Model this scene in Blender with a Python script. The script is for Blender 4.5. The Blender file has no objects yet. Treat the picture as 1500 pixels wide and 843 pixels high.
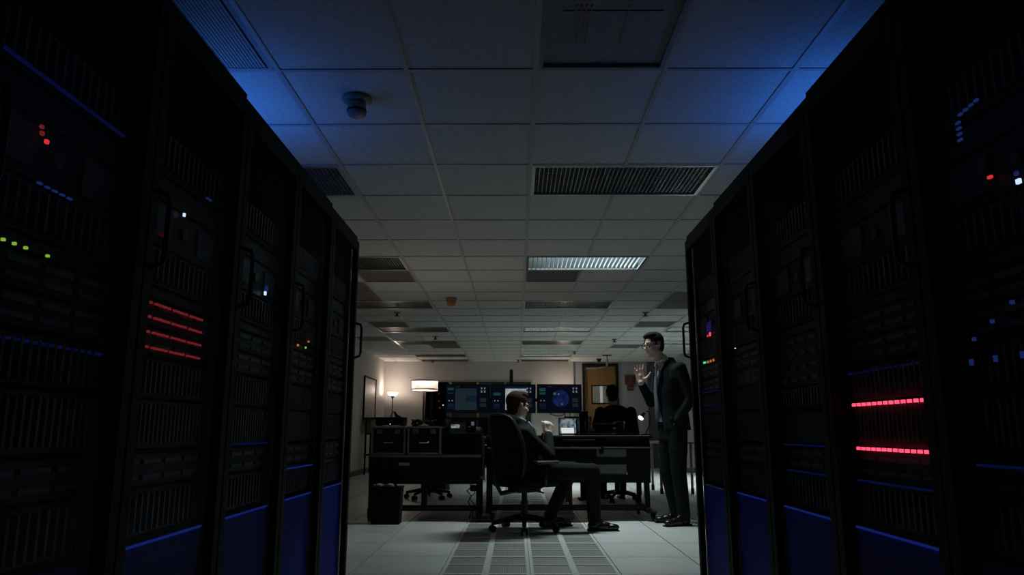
import bpy, bmesh, math, random
from mathutils import Vector, Matrix, Euler
R = math.radians
random.seed(4)
S = bpy.context.scene
COL = S.collection

# ------------------------------------------------------------------ camera
cam_d = bpy.data.cameras.new('camera')
cam = bpy.data.objects.new('camera', cam_d); COL.objects.link(cam)
cam_d.sensor_width = 36.0
cam_d.lens = 1070.0 / 1500.0 * 36.0
cam_d.clip_start = 0.05
cam.location = (0, 0, 0.9)
cam.rotation_euler = (R(90 + 11.027), 0, R(0.315))
S.camera = cam

# ------------------------------------------------------------------ world, exposure, large lights
W = bpy.data.worlds.new('world'); S.world = W; W.use_nodes = True
W.node_tree.nodes['Background'].inputs[0].default_value = (0.01, 0.012, 0.02, 1)
W.node_tree.nodes['Background'].inputs[1].default_value = 0.05
S.view_settings.view_transform = 'Standard'
S.view_settings.look = 'None'
S.view_settings.gamma = 1.0
S.view_settings.exposure = 0.0
S.view_settings.use_curve_mapping = False

KEY_W = 72.0          # downlight over the chairs
FAR_W = 92.0           # dim louvre fixtures in the far half of the room, right-hand pair added
BLUE_W = 2.1          # blue work lights on top of the racks
TABLE_W = 17.0
TORCH_W = 12.0

def area(name, loc, sx, sy, power, col, rot=(0, 0, 0), spread=180, parent=None):
    d = bpy.data.lights.new(name, 'AREA'); d.shape = 'RECTANGLE'; d.size = sx; d.size_y = sy
    d.energy = power; d.color = col; d.spread = R(spread)
    o = bpy.data.objects.new(name, d); COL.objects.link(o); o.location = loc; o.rotation_euler = rot
    if parent: o.parent = parent
    return o
def point(name, loc, power, col, rad=0.02, parent=None):
    d = bpy.data.lights.new(name, 'POINT'); d.energy = power; d.color = col; d.shadow_soft_size = rad
    o = bpy.data.objects.new(name, d); COL.objects.link(o); o.location = loc
    if parent: o.parent = parent
    return o

# ------------------------------------------------------------------ materials
MATS = {}
def mat(name, col, rough=0.6, metal=0.0, var=0.12, scale=30, bump=0.0, bscale=200, spec=0.5, emit=None, estr=0.0, trans=0.0):
    if name in MATS: return MATS[name]
    m = bpy.data.materials.new(name); m.use_nodes = True; nt = m.node_tree; b = nt.nodes['Principled BSDF']
    tc = nt.nodes.new('ShaderNodeTexCoord')
    n = nt.nodes.new('ShaderNodeTexNoise'); n.inputs['Scale'].default_value = scale; n.inputs['Detail'].default_value = 4
    nt.links.new(tc.outputs['Object'], n.inputs['Vector'])
    r = nt.nodes.new('ShaderNodeValToRGB')
    r.color_ramp.elements[0].position = 0.3; r.color_ramp.elements[1].position = 0.7
    r.color_ramp.elements[0].color = tuple(max(0, c * (1 - var)) for c in col) + (1,)
    r.color_ramp.elements[1].color = tuple(min(1, c * (1 + var)) for c in col) + (1,)
    nt.links.new(n.outputs['Fac'], r.inputs['Fac']); nt.links.new(r.outputs['Color'], b.inputs['Base Color'])
    b.inputs['Roughness'].default_value = rough; b.inputs['Metallic'].default_value = metal
    b.inputs['Specular IOR Level'].default_value = spec
    if bump:
        n2 = nt.nodes.new('ShaderNodeTexNoise'); n2.inputs['Scale'].default_value = bscale
        nt.links.new(tc.outputs['Object'], n2.inputs['Vector'])
        bp = nt.nodes.new('ShaderNodeBump'); bp.inputs['Strength'].default_value = bump; bp.inputs['Distance'].default_value = 0.004
        nt.links.new(n2.outputs['Fac'], bp.inputs['Height']); nt.links.new(bp.outputs['Normal'], b.inputs['Normal'])
    if emit:
        b.inputs['Emission Color'].default_value = tuple(emit) + (1,); b.inputs['Emission Strength'].default_value = estr
    if trans:
        b.inputs['Transmission Weight'].default_value = trans
    MATS[name] = m
    return m
def emat(name, col, s):
    return mat(name, tuple(c * 0.2 for c in col), 0.9, emit=col, estr=s, var=0.02, spec=0.05)

def glassmat(name, tint, gloss=0.08, rough=0.05):
    m = bpy.data.materials.new(name); m.use_nodes = True; nt = m.node_tree
    nt.nodes.remove(nt.nodes['Principled BSDF']); out = nt.nodes['Material Output']
    t = nt.nodes.new('ShaderNodeBsdfTransparent'); t.inputs[0].default_value = tuple(tint) + (1,)
    g = nt.nodes.new('ShaderNodeBsdfGlossy'); g.inputs['Roughness'].default_value = rough
    fr = nt.nodes.new('ShaderNodeFresnel'); fr.inputs[0].default_value = 1.45
    mul = nt.nodes.new('ShaderNodeMath'); mul.operation = 'MULTIPLY'; mul.inputs[1].default_value = gloss
    nt.links.new(fr.outputs[0], mul.inputs[0])
    mx = nt.nodes.new('ShaderNodeMixShader'); nt.links.new(mul.outputs[0], mx.inputs[0])
    nt.links.new(t.outputs[0], mx.inputs[1]); nt.links.new(g.outputs[0], mx.inputs[2]); nt.links.new(mx.outputs[0], out.inputs[0])
    return m

M_TILE = mat('ceiling_tile', (0.62, 0.63, 0.61), 0.95, var=0.14, scale=110, bump=0.5, bscale=160, spec=0.1)
M_GRID = mat('ceiling_grid', (0.42, 0.43, 0.42), 0.5, var=0.03)
M_SLAB = mat('dark_slab', (0.03, 0.03, 0.03), 0.9)
M_FLOOR = mat('floor_laminate', (0.58, 0.60, 0.60), 0.42, var=0.05, scale=6, spec=0.4)
M_FLOORGAP = mat('floor_joint', (0.04, 0.04, 0.04), 0.9)
M_WALL = mat('wall_paint', (0.50, 0.475, 0.455), 0.85, var=0.03, scale=3, spec=0.2)
M_WALLG = mat('wall_paint_grey', (0.36, 0.36, 0.37), 0.85, var=0.03, scale=3, spec=0.2)
M_WALLP = mat('wall_recess_gloom', (0.10, 0.10, 0.14), 0.85, var=0.03, scale=3, spec=0.2)  # darkness and violet cast of the recess put into the wall colour
M_BASE = mat('baseboard_vinyl', (0.10, 0.095, 0.09), 0.6)
M_BLACK = mat('black_powder', (0.004, 0.0045, 0.005), 0.6, var=0.2, scale=60, spec=0.2)
M_BLACKM = mat('black_matte', (0.004, 0.004, 0.0045), 0.85, var=0.2, spec=0.2)
M_PLAST = mat('black_plastic', (0.008, 0.008, 0.009), 0.4, spec=0.35)
M_FAB = mat('chair_fabric', (0.006, 0.0065, 0.007), 0.95, spec=0.15, var=0.3, scale=300, bump=0.3, bscale=400)
M_GREYU = mat('unit_grey', (0.07, 0.072, 0.078), 0.45, metal=0.3)
M_UNIT = mat('unit_black', (0.014, 0.015, 0.018), 0.5, spec=0.3)
M_FIN = mat('unit_fin', (0.11, 0.115, 0.125), 0.45, metal=0.4)
M_FINY = mat('unit_fin_brass', (0.20, 0.15, 0.08), 0.4, metal=0.5)
M_BLUE = mat('panel_blue_light_tint', (0.010, 0.028, 0.45), 0.6, var=0.08, spec=0.1)  # lower rack panels: blue light falling on them put into the base colour
M_ALU = mat('aluminium', (0.55, 0.57, 0.58), 0.32, metal=0.9, var=0.06)
M_LOUV = mat('louvre_aluminium', (0.42, 0.43, 0.41), 0.35, metal=0.9, var=0.05)
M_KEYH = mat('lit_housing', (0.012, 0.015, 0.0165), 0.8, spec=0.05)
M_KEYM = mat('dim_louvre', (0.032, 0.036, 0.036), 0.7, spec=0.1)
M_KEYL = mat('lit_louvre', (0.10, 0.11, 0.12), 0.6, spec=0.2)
M_HOUS = mat('fixture_housing', (0.16, 0.165, 0.155), 0.45, metal=0.3)
M_WHITEREF = mat('white_reflector', (0.75, 0.78, 0.80), 0.5, var=0.02)
M_VENT = mat('vent_grey', (0.20, 0.20, 0.19), 0.7, var=0.05)
M_VENTB = mat('vent_tan', (0.26, 0.22, 0.18), 0.7, var=0.08)
M_CHROME = mat('chrome', (0.6, 0.6, 0.58), 0.2, metal=1.0, var=0.03)
M_EDGE = mat('desk_edge', (0.13, 0.13, 0.13), 0.35)
M_GREYP = mat('grey_gap_panel', (0.16, 0.16, 0.155), 0.6)
M_SKIN = mat('skin', (0.64, 0.45, 0.36), 0.5, var=0.06, scale=40)
M_HAIRD = mat('hair_dark', (0.010, 0.008, 0.007), 0.9, spec=0.15, var=0.4, scale=150, bump=0.5, bscale=120)
M_HAIRB = mat('hair_brown', (0.045, 0.028, 0.017), 0.9, spec=0.1, var=0.4, scale=150, bump=0.5, bscale=120)
M_SUIT = mat('suit_charcoal', (0.010, 0.012, 0.014), 0.85, spec=0.12, var=0.15, scale=250, bump=0.15, bscale=90)
M_SUITG = mat('suit_green_grey', (0.0095, 0.011, 0.0095), 0.85, spec=0.12, var=0.15, scale=250, bump=0.15, bscale=90)
M_SUITK = mat('suit_black', (0.006, 0.006, 0.007), 0.9, spec=0.12, var=0.15, scale=250)
M_SHIRT = mat('shirt_pale', (0.68, 0.70, 0.74), 0.8, var=0.03)
M_TIE = mat('tie_blue_grey', (0.10, 0.12, 0.16), 0.6, var=0.15, scale=120)
M_SHOE = mat('shoe_leather', (0.010, 0.009, 0.009), 0.25)
M_WOOD = None
def woodmat():
    m = bpy.data.materials.new('door_wood'); m.use_nodes = True; nt = m.node_tree; b = nt.nodes['Principled BSDF']
    tc = nt.nodes.new('ShaderNodeTexCoord'); mp = nt.nodes.new('ShaderNodeMapping'); mp.inputs['Scale'].default_value = (14, 14, 1.2)
    n = nt.nodes.new('ShaderNodeTexNoise'); n.inputs['Scale'].default_value = 3; n.inputs['Detail'].default_value = 6
    r = nt.nodes.new('ShaderNodeValToRGB'); r.color_ramp.elements[0].color = (0.20, 0.095, 0.03, 1); r.color_ramp.elements[1].color = (0.30, 0.15, 0.05, 1)
    nt.links.new(tc.outputs['Object'], mp.inputs[0]); nt.links.new(mp.outputs[0], n.inputs['Vector']); nt.links.new(n.outputs['Fac'], r.inputs[0]); nt.links.new(r.outputs[0], b.inputs['Base Color'])
    b.inputs['Roughness'].default_value = 0.45
    return m
M_WOOD = woodmat()
M_GLASSD = glassmat('rack_door_glass', (0.9, 0.92, 0.95), 0.02, 0.3)
M_GLASS = glassmat('window_glass', (0.8, 0.82, 0.8), 0.9, 0.02)
def perfmat():     # fine perforation of the airflow floor panels: too small to model hole by hole
    m = bpy.data.materials.new('perforated_steel'); m.use_nodes = True; nt = m.node_tree; b = nt.nodes['Principled BSDF']
    tc = nt.nodes.new('ShaderNodeTexCoord'); mp = nt.nodes.new('ShaderNodeMapping'); mp.inputs['Scale'].default_value = (90, 90, 1)
    v = nt.nodes.new('ShaderNodeTexVoronoi'); v.inputs['Scale'].default_value = 1; v.inputs['Randomness'].default_value = 0; v.voronoi_dimensions = '2D'
    r = nt.nodes.new('ShaderNodeValToRGB'); r.color_ramp.interpolation = 'CONSTANT'
    r.color_ramp.elements[0].color = (0.02, 0.02, 0.02, 1); r.color_ramp.elements[1].color = (0.33, 0.35, 0.34, 1); r.color_ramp.elements[1].position = 0.36
    nt.links.new(tc.outputs['Object'], mp.inputs[0]); nt.links.new(mp.outputs[0], v.inputs['Vector']); nt.links.new(v.outputs['Distance'], r.inputs[0]); nt.links.new(r.outputs[0], b.inputs['Base Color'])
    b.inputs['Roughness'].default_value = 0.5
    return m
M_PERF = perfmat()

# ------------------------------------------------------------------ mesh helpers
class MB:
    def __init__(s): s.bm = bmesh.new()
    def box(s, x0, x1, y0, y1, z0, z1, bev=0.0, rot=None):
        r = bmesh.ops.create_cube(s.bm, size=1.0); vs = r['verts']
        for v in vs:
            v.co = Vector(((x0 + x1) / 2 + v.co.x * (x1 - x0), (y0 + y1) / 2 + v.co.y * (y1 - y0), (z0 + z1) / 2 + v.co.z * (z1 - z0)))
        if bev:
            es = list({e for v in vs for e in v.link_edges})
            rb = bmesh.ops.bevel(s.bm, geom=es, offset=bev, segments=1, affect='EDGES')
            vs = rb['verts']
        if rot:
            c, m = rot
            bmesh.ops.rotate(s.bm, verts=list({v for v in vs if v.is_valid}), cent=Vector(c), matrix=m)
        return s
    def cyl(s, p0, p1, r0, r1=None, n=16):
        p0 = Vector(p0); p1 = Vector(p1); r1 = r0 if r1 is None else r1
        return s.tube([p0, p1], [r0, r1], n)
    def tube(s, pts, rad, n=10, caps=True):
        pts = [Vector(p) for p in pts]
        if not isinstance(rad, (list, tuple)): rad = [rad] * len(pts)
        rings = []
        ref = None
        for i, p in enumerate(pts):
            d = (pts[min(i + 1, len(pts) - 1)] - pts[max(i - 1, 0)]).normalized()
            if ref is None:
                ref = Vector((0, 0, 1)) if abs(d.z) < 0.9 else Vector((1, 0, 0))
            u = d.cross(ref)
            if u.length < 1e-4: u = d.cross(Vector((0, 1, 0)))
            u.normalize(); w = d.cross(u).normalized()
            ref = u.cross(d)
            rings.append([s.bm.verts.new(p + (u * math.cos(2 * math.pi * k / n) + w * math.sin(2 * math.pi * k / n)) * rad[i]) for k in range(n)])
        for a, b in zip(rings, rings[1:]):
            for k in range(n): s.bm.faces.new((a[k], a[(k + 1) % n], b[(k + 1) % n], b[k]))
        if caps:
            s.bm.faces.new(rings[0][::-1]); s.bm.faces.new(rings[-1])
        return s
    def lathe(s, prof, n=28, c=(0, 0, 0), closed=False):
        c = Vector(c); rings = []
        for r, z in prof:
            rings.append([s.bm.verts.new(c + Vector((max(r, 1e-4) * math.cos(2 * math.pi * k / n), max(r, 1e-4) * math.sin(2 * math.pi * k / n), z))) for k in range(n)])
        for a, b in zip(rings, rings[1:]):
            for k in range(n): s.bm.faces.new((a[k], a[(k + 1) % n], b[(k + 1) % n], b[k]))
        if not closed:
            s.bm.faces.new(rings[0][::-1]); s.bm.faces.new(rings[-1])
        return s
    def ell(s, c, r, M=None, u=16, v=10):
        rr = bmesh.ops.create_uvsphere(s.bm, u_segments=u, v_segments=v, radius=1.0)
        for w in rr['verts']:
            p = Vector((w.co.x * r[0], w.co.y * r[1], w.co.z * r[2]))
            if M: p = M @ p
            w.co = Vector(c) + p
        return s
    def loft(s, secs, n=24):          # horizontal ellipses (cx,cy,cz,rx,ry)
        rings = []
        for cx, cy, cz, rx, ry in secs:
            rings.append([s.bm.verts.new((cx + rx * math.cos(2 * math.pi * k / n), cy + ry * math.sin(2 * math.pi * k / n), cz)) for k in range(n)])
        for a, b in zip(rings, rings[1:]):
            for k in range(n): s.bm.faces.new((a[k], a[(k + 1) % n], b[(k + 1) % n], b[k]))
        s.bm.faces.new(rings[0][::-1]); s.bm.faces.new(rings[-1])
        return s
    def cap(s, p0, r0, p1, r1, n=14):   # tapered capsule
        p0 = Vector(p0); p1 = Vector(p1); d = (p1 - p0)
        if d.length < 1e-5: return s.ell(p0, (r0,) * 3)
        dn = d.normalized(); pts = []; rad = []
        for a in (80, 50, 20): pts.append(p0 - dn * r0 * math.sin(R(a))); rad.append(r0 * math.cos(R(a)))
        for a in (20, 50, 80): pts.append(p1 + dn * r1 * math.sin(R(a))); rad.append(r1 * math.cos(R(a)))
        return s.tube(pts, rad, n)
    def prism(s, poly, axis, a, b):      # poly 2-D, extruded along axis from a to b
        def P(u, v, t):
            return {'x': (t, u, v), 'y': (u, t, v), 'z': (u, v, t)}[axis]
        A = [s.bm.verts.new(P(u, v, a)) for u, v in poly]; B = [s.bm.verts.new(P(u, v, b)) for u, v in poly]
        n = len(poly)
        for k in range(n): s.bm.faces.new((A[k], A[(k + 1) % n], B[(k + 1) % n], B[k]))
        s.bm.faces.new(A[::-1]); s.bm.faces.new(B)
        return s
    def mesh(s, name, m, smooth=False):
        bmesh.ops.recalc_face_normals(s.bm, faces=s.bm.faces[:])
        me = bpy.data.meshes.new(name); s.bm.to_mesh(me); s.bm.free()
        me.materials.append(m)
        if smooth:
            for p in me.polygons: p.use_smooth = True
        return me
    def build(s, name, m, parent=None, smooth=False, **kw):
        return link(name, s.mesh(name, m, smooth), parent, **kw)
def link(name, me, parent=None, loc=None, label=None, cat=None, group=None, kind=None):
    o = bpy.data.objects.new(name, me); COL.objects.link(o)
    if parent: o.parent = parent
    if loc: o.location = loc
    tag(o, label, cat, group, kind)
    return o
def tag(o, label=None, cat=None, group=None, kind=None):
    if label: o['label'] = label
    if cat: o['category'] = cat
    if group: o['group'] = group
    if kind: o['kind'] = kind
    return o
def thing(name, label, cat, loc=(0, 0, 0), rz=0.0, group=None):
    o = bpy.data.objects.new(name, None); COL.objects.link(o); o.empty_display_size = 0.1
    o.location = loc; o.rotation_euler = (0, 0, R(rz)); tag(o, label, cat, group)
    return o
def copy_tree(o, parent=None):
    c = o.copy(); COL.objects.link(c); c.parent = parent
    for ch in list(o.children): copy_tree(ch, c)
    return c

# ================================================================== STRUCTURE
XLW, XRW, YB, ZC = -3.2, 4.2, 17.95, 2.54
ZS = 3.1
TW, TD = 0.60, 0.619          # ceiling cell
CX0, CY0 = 0.093, 3.136
FW, FD = 0.575, 0.64          # floor panel
FX0, FY0 = 0.09, 4.91

def struct(name, mb, m, parent=None):
    o = mb.build(name, m, parent)
    if not parent: o['kind'] = 'structure'
    return o
floor = struct('floor', MB().box(XLW - .1, XRW + .1, -2.1, YB + .4, -0.2, -0.022), M_FLOORGAP)
# floor panels
tile_me = MB().box(-FW / 2 + .0042, FW / 2 - .0042, -FD / 2 + .0042, FD / 2 - .0042, -0.022, 0.0, bev=0.0015).mesh('floor_tile', M_FLOOR)
pf = MB()
bw, gap = 0.024, 0.022
pf.box(-FW / 2 + .0015, FW / 2 - .0015, -FD / 2 + .0015, -FD / 2 + bw, -.022, 0).box(-FW / 2 + .0015, FW / 2 - .0015, FD / 2 - bw, FD / 2 - .0015, -.022, 0)
pf.box(-FW / 2 + .0015, -FW / 2 + bw, -FD / 2 + bw, FD / 2 - bw, -.022, 0).box(FW / 2 - bw, FW / 2 - .0015, -FD / 2 + bw, FD / 2 - bw, -.022, 0)
pf.box(-gap, gap, -FD / 2 + bw, FD / 2 - bw, -.022, 0)
pf.box(-FW / 2 + bw, -gap, -.012, .012, -.022, 0).box(gap, FW / 2 - bw, -.012, .012, -.022, 0)
perf_frame_me = pf.mesh('perforated_floor_tile', M_FLOOR)
gx, gy = (FW / 2 - bw - gap), (FD / 2 - bw - .012)
perf_grille_me = MB().box(-gx / 2, gx / 2, -gy / 2, gy / 2, -.022, -.004).mesh('airflow_grille', M_PERF)
nt_ = 0
for j in range(-2, 21):
    for i in range(-6, 8):
        x = FX0 + FW * (i + .5); y = FY0 + FD * (j + .5)
        if x - FW / 2 < XLW - .02 - FW / 2 or x + FW / 2 > XRW + .3: continue
        if y < 4.2 and not (-1.0 < x < 1.05): continue
        if abs(x - .4) * 0 + y > YB + .2: continue
        if nt_ >= 298: break
        if i in (-1, 0):
            t = link('perforated_floor_tile', perf_frame_me, floor, (x, y, 0))
            for sx in (-1, 1):
                for sy in (-1, 1):
                    link('airflow_grille', perf_grille_me, t, (sx * (gap + gx / 2), sy * (.012 + gy / 2), 0))
        else:
            link('floor_tile', tile_me, floor, (x, y, 0))
        nt_ += 1
MB().box(XLW, XRW, -2, FY0 - 2 * FD, -.022, 0).build('front_floor_panel', M_FLOOR, floor)

# walls
wl = struct('wall_left', MB().box(XLW - .12, XLW, -2, YB + .4, 0, ZS), M_WALL)
wb = struct('wall_back', MB().box(XLW, 1.405, YB, YB + .12, 0, .86).box(XLW, -2.26, YB, YB + .12, .86, 2.09).box(.40, 1.405, YB, YB + .12, .86, 2.09).box(XLW, 1.405, YB, YB + .12, 2.09, ZS), M_WALL)
wd = struct('wall_back_right', MB().box(1.30, 1.63, YB + .12, YB + .30, 0, ZS).box(2.515, 3.22, YB + .12, YB + .30, 0, ZS).box(1.63, 2.515, YB + .12, YB + .30, 2.50, ZS), M_WALLG)
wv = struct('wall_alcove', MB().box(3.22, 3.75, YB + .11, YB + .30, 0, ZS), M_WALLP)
wr2 = struct('wall_return', MB().box(3.64, XRW + .1, 16.06, 16.2, 0, ZS).box(3.64, 3.76, 16.2, YB + .11, 0, ZS), M_WALLG)
wr = struct('wall_right', MB().box(XRW, XRW + .12, -2, 16.06, 0, ZS), M_WALLG)
wf = struct('wall_front', MB().box(XLW, XRW, -2.1, -2, 0, ZS), M_WALLG)
struct('baseboard_left', MB().box(XLW, XLW + .012, 4.2, YB, 0, .10), M_BASE)
struct('baseboard_back', MB().box(XLW + .012, 1.405, YB - .012, YB, 0, .10), M_BASE)
struct('baseboard_right', MB().box(3.628, 3.64, 16.06, YB + .11, 0, .10).box(3.628, XRW, 16.048, 16.06, 0, .10), M_BASE)
# interior window in the back wall
win = struct('window_1', MB().box(-2.26, .40, YB - .02, YB + .10, .86, .90).box(-2.26, .40, YB - .02, YB + .10, 2.05, 2.09).box(-2.26, -2.22, YB - .02, YB + .10, .90, 2.05).box(.36, .40, YB - .02, YB + .10, .90, 2.05), mat('window_frame', (.30, .29, .27), .6))
wx = [-2.22, -1.60, -.93, -.265, .36]
for a in wx[1:-1]:
    MB().box(a - .025, a + .025, YB - .02, YB + .08, .90, 2.05).build('mullion', MATS['window_frame'], win)
for a, b in zip(wx, wx[1:]):
    MB().box(a + .02, b - .02, YB + .04, YB + .046, .90, 2.05).build('pane', M_GLASS, win)
    MB().box(a + .02, b - .02, YB + .09, YB + .10, .90, 2.05).build('blind', mat('window_blind', (.40, .39, .32), .8), win)
# door
dr = struct('door_1', MB().box(1.69, 2.455, YB + .17, YB + .215, .01, 2.44), M_WOOD)
MB().box(1.63, 1.69, YB + .08, YB + .28, 0, 2.50).box(2.455, 2.515, YB + .08, YB + .28, 0, 2.50).box(1.69, 2.455, YB + .08, YB + .28, 2.44, 2.50).build('door_frame', mat('door_frame_dark', (.007, .006, .006), .6, spec=.2), dr)
MB().box(1.85, 2.32, YB + .150, YB + .17, 1.52, 1.545).box(1.85, 2.32, YB + .150, YB + .17, 1.955, 1.98).box(1.85, 1.875, YB + .150, YB + .17, 1.545, 1.955).box(2.295, 2.32, YB + .150, YB + .17, 1.545, 1.955).build('vision_frame', M_BLACKM, dr)
MB().box(1.875, 2.295, YB + .158, YB + .168, 1.545, 1.955).build('vision_pane', mat('vision_pane', (.30, .31, .26), .3), dr)
MB().box(2.06, 2.13, YB + .154, YB + .160, 1.55, 1.95).build('lit_gap', emat('lit_corridor', (.8, .82, .78), .28), dr)
MB().box(1.72, 2.0, YB + .10, YB + .17, 2.36, 2.41, bev=.008).tube([(1.98, YB + .13, 2.385), (2.2, YB + .1, 2.42)], .01).build('door_closer', M_ALU, dr)
MB().box(2.36, 2.42, YB + .155, YB + .17, .95, 1.10, bev=.004).tube([(2.39, YB + .15, 1.02), (2.39, YB + .11, 1.02), (2.28, YB + .11, 1.02)], .01).build('door_handle', M_CHROME, dr)

# ceiling
ceil = struct('ceiling', MB().box(XLW - .1, XRW + .1, -2.1, YB + .4, ZS, ZS + .1), M_SLAB)
def cx(c): return CX0 + TW * c
def cy(k): return CY0 + TD * k
FIX = {}    # fixture cells: (c,k)->True
TROFF = [(0, 2), (-4, 2), (0, 6), (-4, 6), (0, 10), (-4, 10), (0, 14), (-4, 14), (0, 17), (-4, 17), (0, 21), (-4, 21), (0, 23), (-4, 23), (4, 14), (4, 17)]
for c, k in TROFF: FIX[(c, k)] = FIX[(c + 1, k)] = True
VENTS = [(0, 7, 'g'), (-3, 7, 't'), (3, 7, 'g'), (3, 9, 'g'), (3, 10, 'g'), (3, 13, 'g'), (3, 18, 'g'), (-4, 8, 't'), (-4, 9, 't'), (-4, 13, 'g'), (-5, 16, 'g'), (-3, 18, 'g'), (0, -1, 'r'), (-3, -1, 'l')]
for c, k, _ in VENTS: FIX[(c, k)] = True
ct_me = MB().box(-TW / 2 + .006, TW / 2 - .006, -TD / 2 + .006, TD / 2 - .006, .004, .022, bev=.003).mesh('ceiling_tile', M_TILE)
C0, C1 = -6, 6
for k in range(-2, 24):
    for c in range(C0, C1 + 1):
        if (c, k) in FIX: continue
        if k < 3 and not (-4 <= c <= 3): continue
        x0 = cx(c)
        if x0 > XRW or x0 + TW < XLW: continue
        link('ceiling_tile', ct_me, ceil, (x0 + TW / 2, cy(k) + TD / 2, ZC))
# grid bars
for c in range(C0, C1 + 2):
    x = cx(c)
    if x < XLW or x > XRW: continue
    w = .014 if c % 2 == 0 else .011
    cuts = sorted(k for (tc_, k) in TROFF if tc_ + 1 == c); k0 = -2
    for k in cuts + [None]:
        ye = cy(k) if k is not None else YB + .1
        if ye - cy(k0) > .05: MB().box(x - w, x + w, cy(k0), ye, ZC - .003, ZC + .006).build('grid_bar', M_GRID, ceil)
        if k is not None: k0 = k + 1
for k in range(-2, 25):
    y = cy(k)
    MB().box(XLW, XRW, y - .010, y + .010, ZC - .0015, ZC + .005).build('cross_bar', M_GRID, ceil)
MB().box(XLW, XRW, -2, cy(-2), ZC, ZC + .02).build('front_ceiling_panel', M_TILE, ceil)
MB().box(XLW, cx(-4), cy(-2), cy(3), ZC + .006, ZC + .02).build('side_ceiling_panel', M_TILE, ceil)
MB().box(cx(4), XRW, cy(-2), cy(3), ZC + .006, ZC + .02).build('side_ceiling_panel', M_TILE, ceil)
MB().box(XLW, XRW, cy(24) - .001, YB + .3, ZC + .006, ZC + .02).build('rear_ceiling_strip', M_TILE, ceil)

# ---- ceiling fixtures
def troffer(c, k, label, key=False, lit=0.0, deep=0.12):
    x0, x1, y0, y1 = cx(c) + .012, cx(c + 2) - .012, cy(k) + .012, cy(k + 1) - .012
    t = thing('ceiling_light', label, 'ceiling light', ((x0 + x1) / 2, (y0 + y1) / 2, ZC), 0, 'louvred ceiling light fixtures')
    w, d = (x1 - x0) / 2, (y1 - y0) / 2
    if key: deep = .33
    f = .022
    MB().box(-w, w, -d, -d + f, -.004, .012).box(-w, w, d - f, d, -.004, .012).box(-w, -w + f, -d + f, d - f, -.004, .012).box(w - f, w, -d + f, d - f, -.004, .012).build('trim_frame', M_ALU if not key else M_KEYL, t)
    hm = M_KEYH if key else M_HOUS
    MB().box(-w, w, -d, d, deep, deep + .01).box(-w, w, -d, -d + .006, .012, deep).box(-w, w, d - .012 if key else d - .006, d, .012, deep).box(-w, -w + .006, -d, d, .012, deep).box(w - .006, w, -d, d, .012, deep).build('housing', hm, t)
    lv = MB()
    n = 26 if key else 40
    for i in range(1, n):
        x = -w + f + (2 * w - 2 * f) * i / n
        lv.box(x - .002, x + .002, -d + f, d - f, .006, .034 if key else .042)
    if not key:
        for i in range(1, 13):
            y = -d + f + (2 * d - 2 * f) * i / 13
            lv.box(-w + f, w - f, y - .002, y + .002, .006, .042)
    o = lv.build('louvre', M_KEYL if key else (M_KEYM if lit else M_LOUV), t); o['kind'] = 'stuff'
    if key:
        area('fixture_lamp', (0, d - .06, deep - .03), 1.1, .022, KEY_W, (.86, 1.0, .98), parent=t)
        MB().cyl((-.56, d - .06, deep - .012), (.56, d - .06, deep - .012), .012).build('lamp_tube', M_WHITEREF, t)
    else:
        tb = MB()
        for yy in (-.18, 0, .18): tb.cyl((-.56, yy, deep - .03), (.56, yy, deep - .03), .014, n=8)
        tb.build('lamp_tube', mat('unlit_tube', (.35, .36, .36), .3), t)
        if lit: area('fixture_lamp', (0, 0, .05), 1.1, .4, lit, (.86, 1.0, .93), parent=t, spread=150)
    return t
TL = {(0, 2): ('wide dark louvred ceiling light nearest the camera, over the aisle', 0), (-4, 2): ('louvred ceiling light half hidden by the top of the left racks', 0),
      (0, 6): ('brightly lit louvred ceiling light above the seated man', 0), (-4, 6): ('dark ceiling light just past the left row of racks, beside tan panel', 0),
      (0, 10): ('dark louvred ceiling light midway down the room, right of centre', 0), (-4, 10): ('dark bluish ceiling light midway down the room, left side', 0),
      (0, 14): ('pale glinting ceiling light beyond the middle one, right of centre', 1), (-4, 14): ('ceiling light with warm lamp glint at its left end', 0),
      (0, 17): ('ceiling light third from the back wall, right of centre', 0), (-4, 17): ('far left ceiling light third from the back wall', 0),
      (0, 21): ('thin pale ceiling light second from the back wall, right', 1), (-4, 21): ('far left ceiling light second from the back wall', 0),
      (0, 23): ('ceiling light touching the back wall, above the monitors', 0), (-4, 23): ('ceiling light touching the back wall, above the window', 0),
      (4, 14): ('added ceiling light above the standing man, far right of the room', 1), (4, 17): ('added ceiling light in far right corner behind the standing man', 1)}  # far right pair added to brighten the far room
for (c, k), (lb, lit) in TL.items():
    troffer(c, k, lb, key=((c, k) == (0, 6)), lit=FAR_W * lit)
VL = {(0, 7): 'grey air vent directly behind the lit ceiling light', (-3, 7): 'tan return panel behind the left ceiling light', (3, 7): 'grey ceiling vent at the top corner of the right racks',
      (3, 9): 'nearer grey vent of the pair right of the aisle', (3, 10): 'farther grey vent of the pair right of the aisle', (3, 13): 'grey ceiling vent above and left of the standing man',
      (3, 18): 'grey ceiling vent in front of the wooden door', (-4, 8): 'nearer of two tan panels against the left racks', (-4, 9): 'farther of two tan panels against the left racks',
      (-4, 13): 'grey ceiling vent left, before the glinting light', (-5, 16): 'grey ceiling vent at the left wall', (-3, 18): 'grey ceiling vent left of centre near back wall',
      (0, -1): 'dark flat air diffuser at the top of the picture', (-3, -1): 'blue-lit slatted air grille above the left racks'}
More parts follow.
